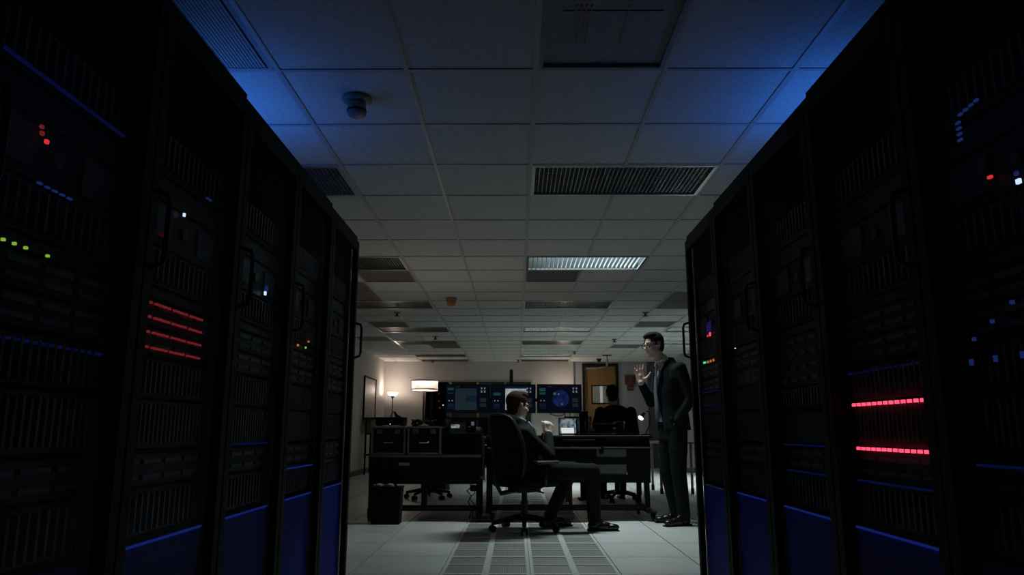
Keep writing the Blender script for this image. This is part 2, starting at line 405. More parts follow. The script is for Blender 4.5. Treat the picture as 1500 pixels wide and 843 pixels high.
for c, k, ty in VENTS:
    x0, x1, y0, y1 = cx(c) + .012, cx(c + 1) - .012, cy(k) + .012, cy(k + 1) - .012
    t = thing('ceiling_vent', VL[(c, k)], 'vent', ((x0 + x1) / 2, (y0 + y1) / 2, ZC), 0, 'ceiling vents')
    w, d = (x1 - x0) / 2, (y1 - y0) / 2
    m = {'g': M_VENT, 't': M_VENTB, 'r': mat('vent_dark', (.30, .30, .31), .7), 'l': mat('vent_slat', (.34, .35, .36), .6)}[ty]
    MB().box(-w, w, -d, -d + .02, -.004, .012).box(-w, w, d - .02, d, -.004, .012).box(-w, -w + .02, -d + .02, d - .02, -.004, .012).box(w - .02, w, -d + .02, d - .02, -.004, .012).build('vent_frame', m, t)
    MB().box(-w + .015, w - .015, -d + .015, d - .015, .014, .022).build('vent_back', M_BLACK if ty == 'l' else m, t)
    sl = MB()
    if ty == 'l':
        for i in range(34):
            x = -w + .03 + (2 * w - .06) * (i + .5) / 34
            sl.box(x - .0055, x + .0055, -d + .02, d - .02, -.002, .004)
    elif ty == 'r':
        for a in (-.15, -.13, -.11, -.09, .06): sl.box(a - .003, a + .003, -.2, .1, .008, .014)
        sl.box(-.2, .2, -.16, -.15, .010, .014)
    else:
        for i in range(11):
            y = -d + .03 + (2 * d - .06) * (i + .5) / 11
            sl.box(-w + .02, w - .02, y - .012, y + .012, .002, .008)
    sl.build('vent_slats', m, t)['kind'] = 'stuff'
# smoke detector, sprinklers, cameras, exit sign
M_DET = mat('detector_plastic', (.26, .26, .25), .5)
t = thing('smoke_detector', 'round smoke detector on the blue-lit ceiling, left of the aisle', 'smoke detector', (-.80, 3.43, ZC))
MB().lathe([(.075, 0), (.075, -.012), (.06, -.02)]).build('mounting_plate', M_DET, t, True)
MB().lathe([(.042, -.02), (.046, -.03), (.046, -.085), (.04, -.092)]).build('sensor_body', M_DET, t, True)
MB().lathe([(.047, -.062), (.049, -.064), (.049, -.070), (.047, -.072)]).build('seam_ring', M_BLACK, t, True)
M_ORG = mat('orange_plastic', (.42, .20, .07), .5)
t = thing('alarm_sounder', 'small orange alarm sounder on the ceiling, left of centre', 'alarm', (-.82, 9.12, ZC))
MB().lathe([(.07, 0), (.07, -.03), (.055, -.035)]).build('base_ring', M_ORG, t, True)
MB().lathe([(.058, -.035), (.05, -.085), (.03, -.10)]).build('sounder_cup', M_ORG, t, True)
def sprinkler(x, y, lb):
    t = thing('sprinkler_head', lb, 'sprinkler', (x, y, ZC), 0, 'ceiling sprinklers')
    MB().lathe([(.045, 0), (.045, -.012), (.018, -.016)], n=14).build('escutcheon', M_VENT, t, True)
    MB().cyl((0, 0, -.014), (0, 0, -.05), .014, n=8).lathe([(.04, -.05), (.04, -.056)], n=12).build('deflector', M_BLACK, t)
for a in [(-1.69, 10.26, 'sprinkler head left, beside the dark bluish light'), (1.84, 10.28, 'sprinkler head right of the middle ceiling light'), (1.81, 13.39, 'sprinkler head above the wooden door, nearer one'),
          (-1.44, 12.97, 'sprinkler head left between two warm-glinting lights'), (-2.0, 17.5, 'sprinkler head by the back wall above the lamp'), (.05, 17.5, 'sprinkler head by the back wall above middle monitor'), (1.25, 15.6, 'sprinkler head left of the exit sign')]:
    sprinkler(*a)
t = thing('exit_sign', 'thin hanging sign edge-on in front of the door top', 'sign', (2.03, 16.3, ZC))
MB().box(-.10, .10, -.03, .03, -.02, 0).cyl((0, 0, -.02), (0, 0, -.10), .008, n=8).build('canopy_mount', M_BLACK, t)
MB().box(-.012, .012, -.14, .14, -.24, -.10, bev=.003).build('sign_plate', mat('sign_white', (.2, .2, .19), .5), t)
t = thing('security_camera', 'small black dome camera above the door', 'camera', (1.95, 17.2, ZC))
MB().lathe([(.06, 0), (.06, -.03), (.05, -.035)]).build('camera_base', M_PLAST, t, True)
MB().ell((0, 0, -.04), (.045, .045, .045)).build('dome', M_PLAST, t, True)
# fire alarm on the back wall
M_RED = mat('alarm_red', (.10, .018, .018), .5)
t = thing('fire_alarm', 'red fire alarm strobe on the grey wall beside the door', 'fire alarm', (2.80, YB + .12, 1.9))
MB().box(-.13, .13, -.06, 0, .08, .32, bev=.012).build('strobe_body', M_RED, t)
MB().box(-.035, .035, -.075, -.06, .11, .29, bev=.006).build('strobe_lens', mat('strobe_lens', (.12, .05, .05), .4), t)
MB().box(-.08, .08, -.055, 0, -.06, .07, bev=.008).build('pull_station', M_RED, t)
MB().box(-.06, .06, -.068, -.055, -.01, .015).build('pull_bar', mat('pull_bar', (.15, .08, .08), .5), t)

# ================================================================== SERVER RACKS
LEDM = {'r': emat('led_red', (1, .04, .05), .8), 'R': emat('led_red_bright', (1, .045, .085), 3.2), 'd': emat('led_red_dim', (1, .07, .08), .16), 'g': emat('led_green', (.40, .8, .05), .55), 'G': emat('led_green_blue', (.05, 1, .35), .9), 'o': emat('led_orange', (1, .25, .05), .6),
        'b': emat('led_blue', (.10, .20, 1), .09), 'w': emat('led_white_blue', (.6, .75, 1), 1.3), 'W': emat('led_white_bright', (.7, .82, 1), 5), 'p': emat('led_pink', (1, .08, .2), 1.1), 'v': emat('led_violet', (.2, .10, .8), .07)}
M_STRIP = emat('blue_edge_glow', (.05, .12, 1), .11)  # added glowing strips, standing for shelf edges that catch blue light
M_STRIPD = emat('blue_edge_glow_dim', (.05, .11, 1), .028)
RW, RDEP = 0.6, 0.95
fin_me = MB().box(-.004, .004, -.012, 0, -.5, .5).mesh('fin', M_FIN)
finy_me = MB().box(-.004, .004, -.012, 0, -.5, .5).mesh('fin', M_FINY)
dash_me = MB().box(-.048, .048, -.006, 0, -.006, .006).mesh('drive_slot', M_FIN)
led_me = {k: MB().box(-.5, .5, -.006, 0, -.5, .5).mesh('status_light', m) for k, m in LEDM.items()}
strip_me = MB().box(.06, .54, -.004, .002, -.003, .003).mesh('blue_edge_glow', M_STRIP)
stripd_me = MB().box(.06, .54, -.004, .002, -.003, .003).mesh('blue_edge_glow', M_STRIPD)
EY = 0.045      # depth of the equipment face behind the door
X0, X1 = .065, .535
def unit(rack, z0, z1, kind, n=13, m=None):
    mm = m or M_UNIT
    u = MB().box(X0, X1, EY, EY + .45, z0 + .002, z1 - .002, bev=.002).build('server_unit', mm, rack)
    if kind in ('fins', 'finy'):
        for i in range(n):
            f = link('fin', fin_me if kind == 'fins' else finy_me, u, (X0 + .02 + (X1 - X0 - .04) * (i + .5) / n, EY, (z0 + z1) / 2))
            f.scale = (1, 1, (z1 - z0) * .78)
    elif kind == 'dash':
        for zz in ([(z0 + z1) / 2] if z1 - z0 < .045 else [z0 + (z1 - z0) * .28, z0 + (z1 - z0) * .74]):
            for i in range(4): link('drive_slot', dash_me, u, (X0 + (X1 - X0) * (i + .5) / 4, EY, zz))
    elif kind == 'grid':
        for r_ in range(4):
            for i in range(5):
                MBs = link('port_block', dash_me, u, (X0 + (X1 - X0) * (i + .5) / 5, EY, z0 + (z1 - z0) * (r_ + .5) / 4)); MBs.scale = (.55, 1, 1.1)
    elif kind == 'box':
        MB().box(X0 + .03, X0 + .16, EY - .01, EY, z0 + .02, z1 - .02).build('module', M_GREYU, u)
        MB().box(X1 - .14, X1 - .03, EY - .008, EY, z0 + .02, z1 - .02).build('module', M_GREYU, u)
        MB().cyl((X0 + .24, EY, (z0 + z1) / 2), (X0 + .24, EY - .01, (z0 + z1) / 2), .018, n=12).build('dial', M_GREYU, u)
    return u
def leds(rack, arr):
    for (lx, z, k, *sz) in arr:
        w = sz[0] if sz else .010; h = sz[1] if len(sz) > 1 else w
        o = link('status_light', led_me[k], rack, (lx, EY - .012, z)); o.scale = (w, 1, h)
def make_rack(loc, rz, label, H=2.0, handle='near', stack=None, lights=(), strips=(), dimstrips=(), wire=False):
    t = thing('server_rack', label, 'server rack', loc, rz, 'tall server racks lining the aisle')
    MB().box(.0, .03, .03, RDEP, .06, H).build('side_panel', M_BLACK, t)
    MB().box(RW - .03, RW, .03, RDEP, .06, H).build('side_panel', M_BLACK, t)
    MB().box(.03, RW - .03, RDEP - .02, RDEP, .06, H - .03).build('rear_panel', M_BLACK, t)
    MB().box(.0, RW, .0, RDEP, H, H + .03, bev=.004).build('top_panel', M_BLACK, t)
    MB().box(.0, RW, .02, RDEP, 0, .06).build('plinth', M_BLACK, t)
    d = MB().box(.002, .045, -.012, .018, .07, H - .005, bev=.003).box(RW - .045, RW - .002, -.012, .018, .07, H - .005, bev=.003).box(.045, RW - .045, -.012, .018, H - .06, H - .005, bev=.003).box(.045, RW - .045, -.012, .018, .07, .12, bev=.003).build('door', M_BLACK, t)
    MB().box(.045, RW - .045, .002, .006, .12, H - .06).build('glass_pane', M_GLASSD, d)
    hx = .025 if handle == 'near' else RW - .025
    MB().tube([(hx, -.012, 1.30), (hx, -.042, 1.31), (hx, -.048, 1.33), (hx, -.048, 1.47), (hx, -.042, 1.49), (hx, -.012, 1.50)], .007, n=8).build('handle', M_PLAST, d, True)
    MB().box(X0 - .012, X1 + .012, EY - .02, EY + .02, .10, .61, bev=.004).build('blue_tinted_panel', M_BLUE, t)
    st = stack or STACK
    for z0, z1, k, n in st: unit(t, z0, z1, k, n)
    leds(t, lights)
    for z in strips: link('blue_edge_glow', strip_me, t, (0, EY - .022, z))
    for z in dimstrips: link('blue_edge_glow', stripd_me, t, (0, EY - .006, z))
    return t
STACK = [(.63, .75, 'fins', 14), (.755, .84, 'dash', 4), (.85, .98, 'fins', 18), (.985, 1.09, 'fins', 16), (1.10, 1.17, 'dash', 4), (1.175, 1.245, 'dash', 4), (1.25, 1.28, 'plain', 0), (1.285, 1.39, 'fins', 14), (1.395, 1.52, 'box', 0), (1.525, 1.59, 'plain', 0), (1.60, 1.72, 'fins', 14)]
STACKG = [(.63, .75, 'fins', 14), (.755, .84, 'dash', 4), (.85, .96, 'plain', 0), (.985, 1.055, 'finy', 16), (1.06, 1.245, 'grid', 4), (1.25, 1.28, 'plain', 0), (1.285, 1.39, 'fins', 14), (1.395, 1.52, 'box', 0), (1.525, 1.59, 'plain', 0), (1.60, 1.72, 'fins', 14)]
XL, XR = -.93, 1.0
RY = [1.155, 1.755, 2.355, 2.956, 3.557]
HS = [2.035, 2.015, 2.0, 2.0, 1.985]
def LL(Y, i): return Y - RY[i]
def RL(Y, i): return RY[i] + RW - Y
red4 = []
for z in (1.229, 1.191, 1.152, 1.112):
    for g in range(4):
        for q in range(4):
            red4.append((LL(1.815, 1) + g * .105 + q * .024, z, 'd', .013, .006))
lab = 'black server rack %s'
make_rack((XL, RY[0], 0), 90, lab % 'nearest in the left row, with a row of green lights', HS[0], lights=[(LL(y, 0), 1.25, 'g', .0055) for y in (1.286, 1.32, 1.351, 1.384, 1.452)] + [(LL(1.385, 0), 1.503, 'd', .007), (LL(1.388, 0), 1.49, 'd', .008), (LL(1.405, 0), 1.479, 'r', .008)] + [(LL(1.40 + i * .025, 0), 1.388, 'b', .012, .004) for i in range(5)], dimstrips=(1.072, 1.612))
make_rack((XL, RY[1], 0), 90, lab % 'second from the front in the left row, with red light rows', HS[1], lights=red4 + [(LL(1.938, 1), 1.425, 'r', .008, .006), (LL(2.03, 1), 1.511, 'w', .006, .01), (LL(2.184, 1), 1.608, 'b', .03, .004)], strips=(.615,))
make_rack((XL, RY[2], 0), 90, lab % 'in the middle of the left row', HS[2], lights=[(LL(2.744, 2), 1.413, 'w', .012, .014), (LL(2.755, 2), 1.432, 'b', .02, .02)], strips=(.615,), dimstrips=(.85,))
make_rack((XL, RY[3], 0), 90, lab % 'fourth in the left row, with tiny orange lights', HS[3], lights=[(LL(3.03, 3), 1.262, 'G', .010), (LL(3.10, 3), 1.264, 'o', .010), (LL(3.2, 3), 1.266, 'o', .010), (LL(3.32, 3), 1.268, 'g', .010), (LL(3.36, 3), 1.30, 'o', .008)], strips=(.74, .615))
make_rack((XL, RY[4], 0), 90, lab % 'at the far end of the left row', HS[4], handle='far', lights=[(LL(3.75, 4), 1.43, 'b', .02)], strips=(.615,))
make_rack((XR, RY[0] + RW, 0), -90, lab % 'nearest in the right row, with blue and red specks', HS[0], lights=[(RL(1.602, 0), 1.56 + i * .014, 'b', .014, .005) for i in range(4)] + [(RL(1.59 - i * .02, 0), 1.618 + i * .002, 'b', .012, .005) for i in range(4)] + [(RL(1.517, 0), 1.439, 'r', .012, .006), (RL(1.433, 0), 1.40, 'w', .010), (RL(1.436, 0), 1.418, 'b', .008)] + [(RL(1.64 - i * .07, 0), 1.10 + (i % 3) * .03, 'b', .008) for i in range(5)] + [(RL(1.66 - i * .085, 0), 1.05, 'b', .007, .014) for i in range(3)], dimstrips=(.822,), handle='far')
rl = [(RL(2.26 - i * .032, 1), .974, 'R', .014, .009) for i in range(13)] + [(RL(2.255 - i * .031, 1), .845, 'R', .014, .009) for i in range(13)]
make_rack((XR, RY[1] + RW, 0), -90, lab % 'in the right row with two bright red light bars', HS[1], lights=rl, strips=(.615,), dimstrips=(1.07, .75), handle='far')
make_rack((XR, RY[2] + RW, 0), -90, lab % 'in the middle of the right row', HS[2], lights=[(RL(2.45, 2), 1.51, 'v', .008)], stack=STACKG, strips=(.615,), dimstrips=(.845, .75), handle='far')
make_rack((XR, RY[3] + RW, 0), -90, lab % 'fourth in the right row, without coloured lights', HS[3], lights=[(RL(3.43, 3), 1.276, 'w', .006, .004)], strips=(.615,), handle='far')
make_rack((XR, RY[4] + RW, 0), -90, lab % 'at the far end of the right row, with pink and green lights', HS[4], lights=[(RL(3.86, 4), 1.398, 'p', .02), (RL(3.91, 4), 1.395, 'r', .012), (RL(3.88, 4), 1.44, 'v', .07, .05), (RL(3.649, 4), 1.416, 'W', .016), (RL(4.0, 4), 1.26, 'G', .04, .01)] + [(RL(3.93 - i * .055, 4), 1.257, 'o', .012) for i in range(3)] + [(RL(3.60, 4), 1.268, 'o', .014)], dimstrips=(1.10, 1.03), handle='near')

# blue work lights standing on the rack tops, shining up
def blue_bar(x, y, z, lb, tilt):
    t = thing('light_bar', lb, 'light bar', (x, y, z), 0, 'blue light bars on the racks')
    MB().box(-.05, .05, -.45, .45, .012, .05, bev=.006).build('bar_housing', M_PLAST, t)
    MB().box(-.04, .04, -.44, -.40, 0, .012).box(-.04, .04, .40, .44, 0, .012).build('bar_feet', M_PLAST, t)
    MB().box(-.035, .035, -.43, .43, .05, .054).build('diffuser', mat('blue_diffuser', (.05, .12, .6), .4), t)
    area('bar_lamp', (0, 0, .06), .06, .86, BLUE_W, (.04, .22, 1.0), rot=(R(180), R(tilt), 0), parent=t)
blue_bar(-1.42, 3.45, 2.03, 'blue light bar lying on the left racks under the ceiling', 0)
blue_bar(1.50, 3.45, 2.03, 'blue light bar lying on the right racks under the ceiling', 0)

# ================================================================== FURNITURE
def caster(parent, x, y, r=.04, z=0.0):
    c = MB().cyl((x - .012, y, z + r), (x + .012, y, z + r), r, n=14).build('caster', M_PLAST, parent)
    MB().box(x - .02, x + .02, y - .018, y + .03, z + r, z + 2 * r + .012).build('caster_fork', M_BLACK, c)
    return c
# ---- left rolling console desk
t = thing('rolling_desk', 'black rolling console desk carrying the two metal-edged cases', 'desk', (-.92, 7.55, 0))
for x in (-.545, .54):
    MB().box(x - .022, x + .022, .02, .62, .08, .13, bev=.004).build('foot_bar', M_BLACK, t)
    MB().box(x - .022, x + .022, .05, .10, .13, .62, bev=.003).build('leg', M_BLACK, t)
    MB().box(x - .022, x + .022, .52, .57, .13, .62, bev=.003).build('leg', M_BLACK, t)
    caster(t, x, .04, .034); caster(t, x, .60, .034)
MB().box(-.035, .02, .06, .11, .13, .62, bev=.003).build('leg', M_BLACK, t)
MB().box(-.52, .52, .055, .095, .10, .155, bev=.003).build('base_rail', M_BLACK, t)
MB().box(-.57, .565, .0, .65, .62, .65, bev=.004).build('desk_deck', M_BLACK, t)
MB().box(-.56, .56, .012, .03, .364, .62).build('apron_panel', M_BLACK, t)
MB().box(-.57, .565, -.006, .0, .628, .648).build('deck_edge', M_EDGE, t)
MB().box(-.265, -.155, .004, .012, .545, .575, bev=.002).build('name_plate', mat('paper_tag', (.35, .35, .31), .7), t)
MB().box(.165, .565, .10, .65, .84, .866, bev=.003).build('upper_shelf', M_BLACK, t)
MB().box(.165, .565, .12, .14, .65, .84).build('shelf_back', M_BLACK, t)
MB().box(.545, .565, .14, .64, .65, .84).build('shelf_side', M_BLACK, t)
MB().cyl((.592, .02, .40), (.592, .02, .80), .013).lathe([(.022, .80), (.022, .83), (.012, .835)], c=(.592, .02, 0), n=12).box(.56, .60, .01, .03, .42, .44).build('chrome_post', M_CHROME, t, label='chrome post')
MB().tube([(.42, .5, .36), (.44, .45, .30), (.40, .4, .27), (.45, .38, .22), (.42, .35, .16), (.46, .3, .09), (.44, .25, .012)], .006).tube([(.47, .5, .36), (.45, .42, .31), (.49, .4, .25), (.43, .36, .2), (.48, .32, .14), (.47, .3, .012)], .005).box(.44, .54, .30, .42, .27, .33, bev=.01).build('cable_loom', M_PLAST, t)
# two road cases on it
def road_case(x0, x1, lb):
    z0, z1, y0, y1 = .652, .934, 7.552, 7.98
    c = thing('road_case', lb, 'case', ((x0 + x1) / 2, y0, z0), 0, 'metal-edged rack cases')
    w = (x1 - x0) / 2 - .004; h = z1 - z0; d = y1 - y0
    MB().box(-w, w, .014, d, 0, h).build('case_body', M_BLACKM, c)
    e = .020
    ed = MB()
    for sx in (-1, 1):
        for yy in (0, d - e): ed.box(min(sx * w, sx * (w - e)), max(sx * w, sx * (w - e)), yy, yy + e, 0, h, bev=.003)
        for zz in (0, h - e): ed.box(min(sx * w, sx * (w - e)) - .001, max(sx * w, sx * (w - e)) + .001, 0, d, zz, zz + e, bev=.003)
    for yy in (0, d - e):
        for zz in (0, h - e): ed.box(-w, w, yy, yy + e, zz, zz + e, bev=.003)
    ed.build('metal_edging', mat('case_edge', (.20, .22, .25), .4, metal=.6), c)
    MB().box(-w + .03, w - .03, .002, .014, .03, h - .035, bev=.004).build('lid', M_BLACK, c)
    for sx in (-1, 1): MB().box(sx * .09 - .028, sx * .09 + .028, -.004, .004, h - .075, h - .03, bev=.004).build('latch', mat('latch_steel', (.12, .13, .15), .4, metal=.5), c)
    MB().box(-.055, .055, -.001, .004, .10, .18, bev=.002).build('handle_dish', M_BLACKM, c)
    MB().tube([(-.045, 0, .125), (-.04, -.012, .118), (.04, -.012, .118), (.045, 0, .125)], .006).build('handle', M_ALU, c)
road_case(-1.472, -1.118, 'metal-edged black case on the left of the rolling desk')
road_case(-1.108, -.758, 'metal-edged black case under the table lamp')
# black waste bin under the desk
t = thing('waste_bin', 'black rectangular waste bin under the left end of the desk', 'bin', (-1.27, 7.44, 0))
MB().prism([(-.135, 0), (.135, 0), (.150, .34), (-.150, .34)], 'y', -.09, .09).build('bin_body', M_BLACKM, t)
MB().box(-.156, .156, -.098, .098, .34, .355, bev=.003).build('bin_rim', M_BLACKM, t)
for xx in (-.08, .03): MB().ell((xx, 0, .36), (.04, .03, .022), u=7, v=5).build('crumpled_paper', MATS['paper_tag'], t)
# table lamp
LX, LY, LZ = -.965, 7.78, .938
t = thing('table_lamp', 'lit table lamp with cream drum shade on the black case', 'lamp', (LX, LY, LZ))
MB().lathe([(.06, 0), (.062, .004), (.055, .010), (.02, .016), (.009, .03)]).build('lamp_base', M_CHROME, t, True)
MB().lathe([(.008, .02), (.007, .12), (.011, .25), (.016, .36), (.012, .37)]).build('lamp_stem', mat('lamp_stem', (.5, .42, .37), .45, metal=.4), t, True)
def shademat():
    m = bpy.data.materials.new('lamp_shade'); m.use_nodes = True; nt = m.node_tree; b = nt.nodes['Principled BSDF']
    tr = nt.nodes.new('ShaderNodeBsdfTranslucent'); tr.inputs[0].default_value = (.42, .385, .36, 1)
    df = nt.nodes.new('ShaderNodeBsdfDiffuse'); df.inputs[0].default_value = (.55, .51, .48, 1)
    n = nt.nodes.new('ShaderNodeTexNoise'); n.inputs['Scale'].default_value = 90
    mx = nt.nodes.new('ShaderNodeMixShader'); mx.inputs[0].default_value = .5
    nt.links.new(df.outputs[0], mx.inputs[1]); nt.links.new(tr.outputs[0], mx.inputs[2]); nt.links.new(mx.outputs[0], nt.nodes['Material Output'].inputs[0])
    return m
M_SHADE = shademat()
MB().lathe([(.138, .365), (.140, .475)], n=40, closed=True).build('lamp_shade', M_SHADE, t, True)
MB().lathe([(.1385, .378), (.1425, .378), (.1425, .386), (.1385, .386)], n=40, closed=True).lathe([(.1395, .465), (.1435, .465), (.1435, .476), (.1395, .476)], n=40, closed=True).build('shade_band', mat('shade_band', (.10, .08, .07), .6), t, True)
MB().lathe([(.012, .37), (.012, .40), (.028, .425), (.028, .44), (.012, .455)], n=16).build('bulb', emat('warm_bulb', (1, .78, .58), 8), t, True)
point('lamp_light', (0, 0, .45), TABLE_W, (1, .84, .70), .02, t)

# ---- right rolling desk
t = thing('rolling_desk', 'long black rolling desk behind the seated man', 'desk', (.52, 7.6, 0))
MB().box(-.83, .87, .0, .72, .815, .842, bev=.004).build('desk_top', M_BLACK, t)
MB().box(-.81, .84, .02, .05, .73, .815).build('drawer_front', M_BLACK, t)
for a, b in ((-.04, .115), (.125, .285)): MB().box(a, b, .008, .02, .795, .806, bev=.001).build('drawer_label', mat('label_strip', (.30, .30, .28), .6), t)
MB().box(-.81, .33, -.10, .05, .708, .728, bev=.003).build('keyboard_shelf', M_BLACK, t)
MB().box(-.81, .33, -.106, -.10, .712, .726).build('shelf_edge', M_EDGE, t)
MB().box(.34, .86, -.02, .05, .712, .730, bev=.003).build('keyboard_shelf', M_BLACK, t)
MB().box(.34, .86, -.026, -.02, .716, .728).build('shelf_edge', M_EDGE, t)
MB().box(.33, .36, -.10, .05, .66, .735).build('shelf_bracket', M_BLACK, t)
for z0, z1 in ((.622, .703), (.454, .554)): MB().box(.31, .60, .03, .05, z0, z1).build('grey_gap_panel', M_GREYP, t)  # made-up solid panels standing in for gaps with the paler room behind
MB().box(.30, .61, .02, .052, .555, .621).box(.30, .61, .02, .052, .374, .453).box(-.81, .30, .02, .05, .374, .708).box(.61, .84, .02, .05, .374, .712).build('modesty_panel', M_BLACK, t)
for x in (-.80, .81):
    MB().box(x - .022, x + .022, .05, .10, .13, .80, bev=.003).build('leg', M_BLACK, t)
    MB().box(x - .022, x + .022, .58, .63, .13, .80, bev=.003).build('leg', M_BLACK, t)
    MB().box(x - .022, x + .022, -.02, .72, .08, .13, bev=.004).build('foot_bar', M_BLACK, t)
    caster(t, x + .04, .01, .034); caster(t, x, .68, .034)
MB().box(-.78, .80, .055, .095, .10, .155, bev=.003).build('base_rail', M_BLACK, t)
MB().tube([(.82, 0, .11), (.87, -.03, .085)], .02).build('outrigger', M_BLACK, t)

# ---- things on the right desk
DZ = .843
def box_thing(name, lb, cat, x, y, z, w, d, h, m, parts=(), rz=0, group=None, bev=.004):
    t = thing(name, lb, cat, (x, y, z), rz, group)
    MB().box(-w / 2, w / 2, -d / 2, d / 2, 0, h, bev=bev).build(parts[0] if parts else 'body', m, t)
    return t
M_PAPER = mat('paper', (.75, .75, .73), .8, var=.03)
t = thing('tablet_dock', 'small glowing white tablet lying on the desk by clasped hands', 'tablet', (.54, 7.78, DZ))
MB().box(-.075, .075, -.05, .06, 0, .012, bev=.003).prism([(-.04, .012), (.05, .012), (.05, .045)], 'x', -.07, .07).build('dock_body', M_PLAST, t)
MB().box(-.07, .07, -.049, .05, .0, .002).build('dock_pad', M_PLAST, t)
o = MB().box(-.066, .066, -.003, .003, -.05, .05, bev=.001).build('lit_screen', emat('lit_white', (.9, .93, .95), .75), t); o.location = (0, .0, .036); o.rotation_euler = (R(-38), 0, 0)
t = thing('laptop', 'open laptop showing a pale picture, left of the speaker box', 'laptop', (.56, 8.02, DZ))
MB().box(-.10, .10, -.15, .03, 0, .016, bev=.003).build('keyboard_base', M_PLAST, t)
lid = MB().box(-.10, .10, .03, .04, .01, .185, bev=.003).build('screen_lid', M_PLAST, t)
def picmat(name, a, b, s, sc, mid=.5):
    m = bpy.data.materials.new(name); m.use_nodes = True; nt = m.node_tree; bs = nt.nodes['Principled BSDF']
    tc = nt.nodes.new('ShaderNodeTexCoord'); n = nt.nodes.new('ShaderNodeTexNoise'); n.inputs['Scale'].default_value = sc; n.inputs['Detail'].default_value = 3
    r = nt.nodes.new('ShaderNodeValToRGB'); r.color_ramp.elements[0].color = a + (1,); r.color_ramp.elements[1].color = b + (1,); r.color_ramp.elements[0].position = mid - .12; r.color_ramp.elements[1].position = mid + .12
    nt.links.new(tc.outputs['Object'], n.inputs['Vector']); nt.links.new(n.outputs['Fac'], r.inputs[0]); nt.links.new(r.outputs[0], bs.inputs['Emission Color'])
    bs.inputs['Specular IOR Level'].default_value = .05; bs.inputs['Roughness'].default_value = .9; bs.inputs['Base Color'].default_value = (.01, .01, .01, 1); bs.inputs['Emission Strength'].default_value = s
    return m
MB().box(-.088, .088, .027, .031, .022, .176).build('screen', picmat('laptop_picture', (.05, .09, .12), (.50, .62, .66), .40, 22, .47), lid)
t = thing('speaker_box', 'small black desktop speaker with pale edge beside the laptop', 'speaker', (.70, 7.86, DZ))
MB().box(-.035, .035, -.05, .05, 0, .15, bev=.004).build('cabinet', M_PLAST, t)
MB().box(.022, .034, -.054, -.05, .01, .14).build('pale_edge', M_VENT, t)
MB().cyl((-.008, -.05, .05), (-.008, -.056, .05), .022).cyl((-.008, -.05, .105), (-.008, -.056, .105), .014).build('driver', M_BLACKM, t)
t = thing('desk_radio', 'low grey desk radio between speaker and paper tray', 'radio', (.785, 7.76, DZ))
MB().box(-.04, .04, -.05, .05, 0, .075, bev=.008).build('radio_body', M_GREYU, t)
MB().box(-.03, .03, -.053, -.05, .04, .065).build('radio_dial', M_VENT, t)
t = thing('paper_tray', 'black paper tray with papers in front of the seated back figure', 'paper tray', (.935, 7.98, DZ))
for z in (0, .055, .11):
    MB().box(-.125, .125, -.15, .15, z, z + .006).box(-.125, -.12, -.15, .15, z, z + .03).box(.12, .125, -.15, .15, z, z + .03).build('tray_shelf', M_PLAST, t)
for x in (-.122, .122):
    for y in (-.14, .14): MB().cyl((x, y, 0), (x, y, .115), .004, n=6).build('tray_post', M_PLAST, t)
MB().box(-.105, .105, -.14, .14, .007, .016).box(-.105, .11, -.145, .14, .117, .124).build('paper_stack', mat('dim_paper', (.32, .34, .33), .7), t)
t = thing('coffee_cup', 'tall brown paper coffee cup on the right desk', 'cup', (1.11, 7.86, DZ))
MB().lathe([(.028, 0), (.038, .125), (.040, .13)]).build('cup_wall', mat('cup_brown', (.10, .055, .03), .6), t, True)
MB().lathe([(.042, .13), (.042, .138), (.036, .148), (.034, .148)]).build('cup_lid', mat('cup_lid', (.06, .05, .07), .4), t, True)
# lit desk lamp at the right end
t = thing('desk_lamp', 'bent black desk lamp with lit head at the desk end', 'lamp', (1.40, 8.05, DZ))
MB().lathe([(.055, 0), (.055, .012), (.02, .018)], n=20).build('lamp_foot', M_PLAST, t, True)
MB().tube([(0, 0, .015), (.045, .02, .10), (.06, .02, .19), (.045, .0, .245), (.01, -.02, .255)], .006).build('gooseneck', M_PLAST, t, True)
h = bpy.data.objects.new('lamp_head', MB().lathe([(.010, .09), (.016, .085), (.02, .05), (.036, 0)], n=20, closed=True).mesh('lamp_head', M_PLAST, True)); COL.objects.link(h); h.parent = t
h.location = (-.060, -.055, .178); h.rotation_euler = Euler((R(-32), R(42), 0))
b = MB().ell((0, 0, .006), (.031, .031, .012)).build('bulb', emat('lamp_bulb', (1, .97, .92), 2.2), h, True)
d = bpy.data.lights.new('desk_spot', 'SPOT'); d.energy = .8; d.spot_size = R(110); d.color = (1, .92, .82); d.shadow_soft_size = .02
o = bpy.data.objects.new('desk_spot', d); COL.objects.link(o); o.parent = h; o.location = (0, 0, -.012)

# ---- things on the left desk
t = thing('black_amplifier', 'flat black equipment box lying on the left case', 'equipment', (-1.31, 7.80, .938))
MB().box(-.145, .145, -.13, .13, .008, .075, bev=.005).build('amplifier_body', M_BLACK, t)
MB().box(-.15, .15, -.135, .135, .075, .09, bev=.003).build('amplifier_lid', M_PLAST, t)
for x in (-.12, .12): MB().box(x - .015, x + .015, -.11, .11, 0, .008).build('rubber_foot', M_BLACKM, t)
MB().cyl((.01, -.13, .02), (.01, -.135, .02), .005, n=10).build('power_light', LEDM['w'], t)
t = thing('desk_phone', 'desk phone with lit display right of the table lamp', 'phone', (-.64, 7.84, .868))
MB().prism([(-.08, 0), (.09, 0), (.09, .10), (.05, .11)], 'x', -.10, .10).build('phone_body', M_PLAST, t)
o = MB().box(-.045, .045, -.002, .002, -.022, .022).build('phone_display', picmat('phone_display', (.06, .09, .12), (.55, .68, .75), .45, 30), t); o.location = (.0, -.015, .068); o.rotation_euler = (R(-40), 0, 0)
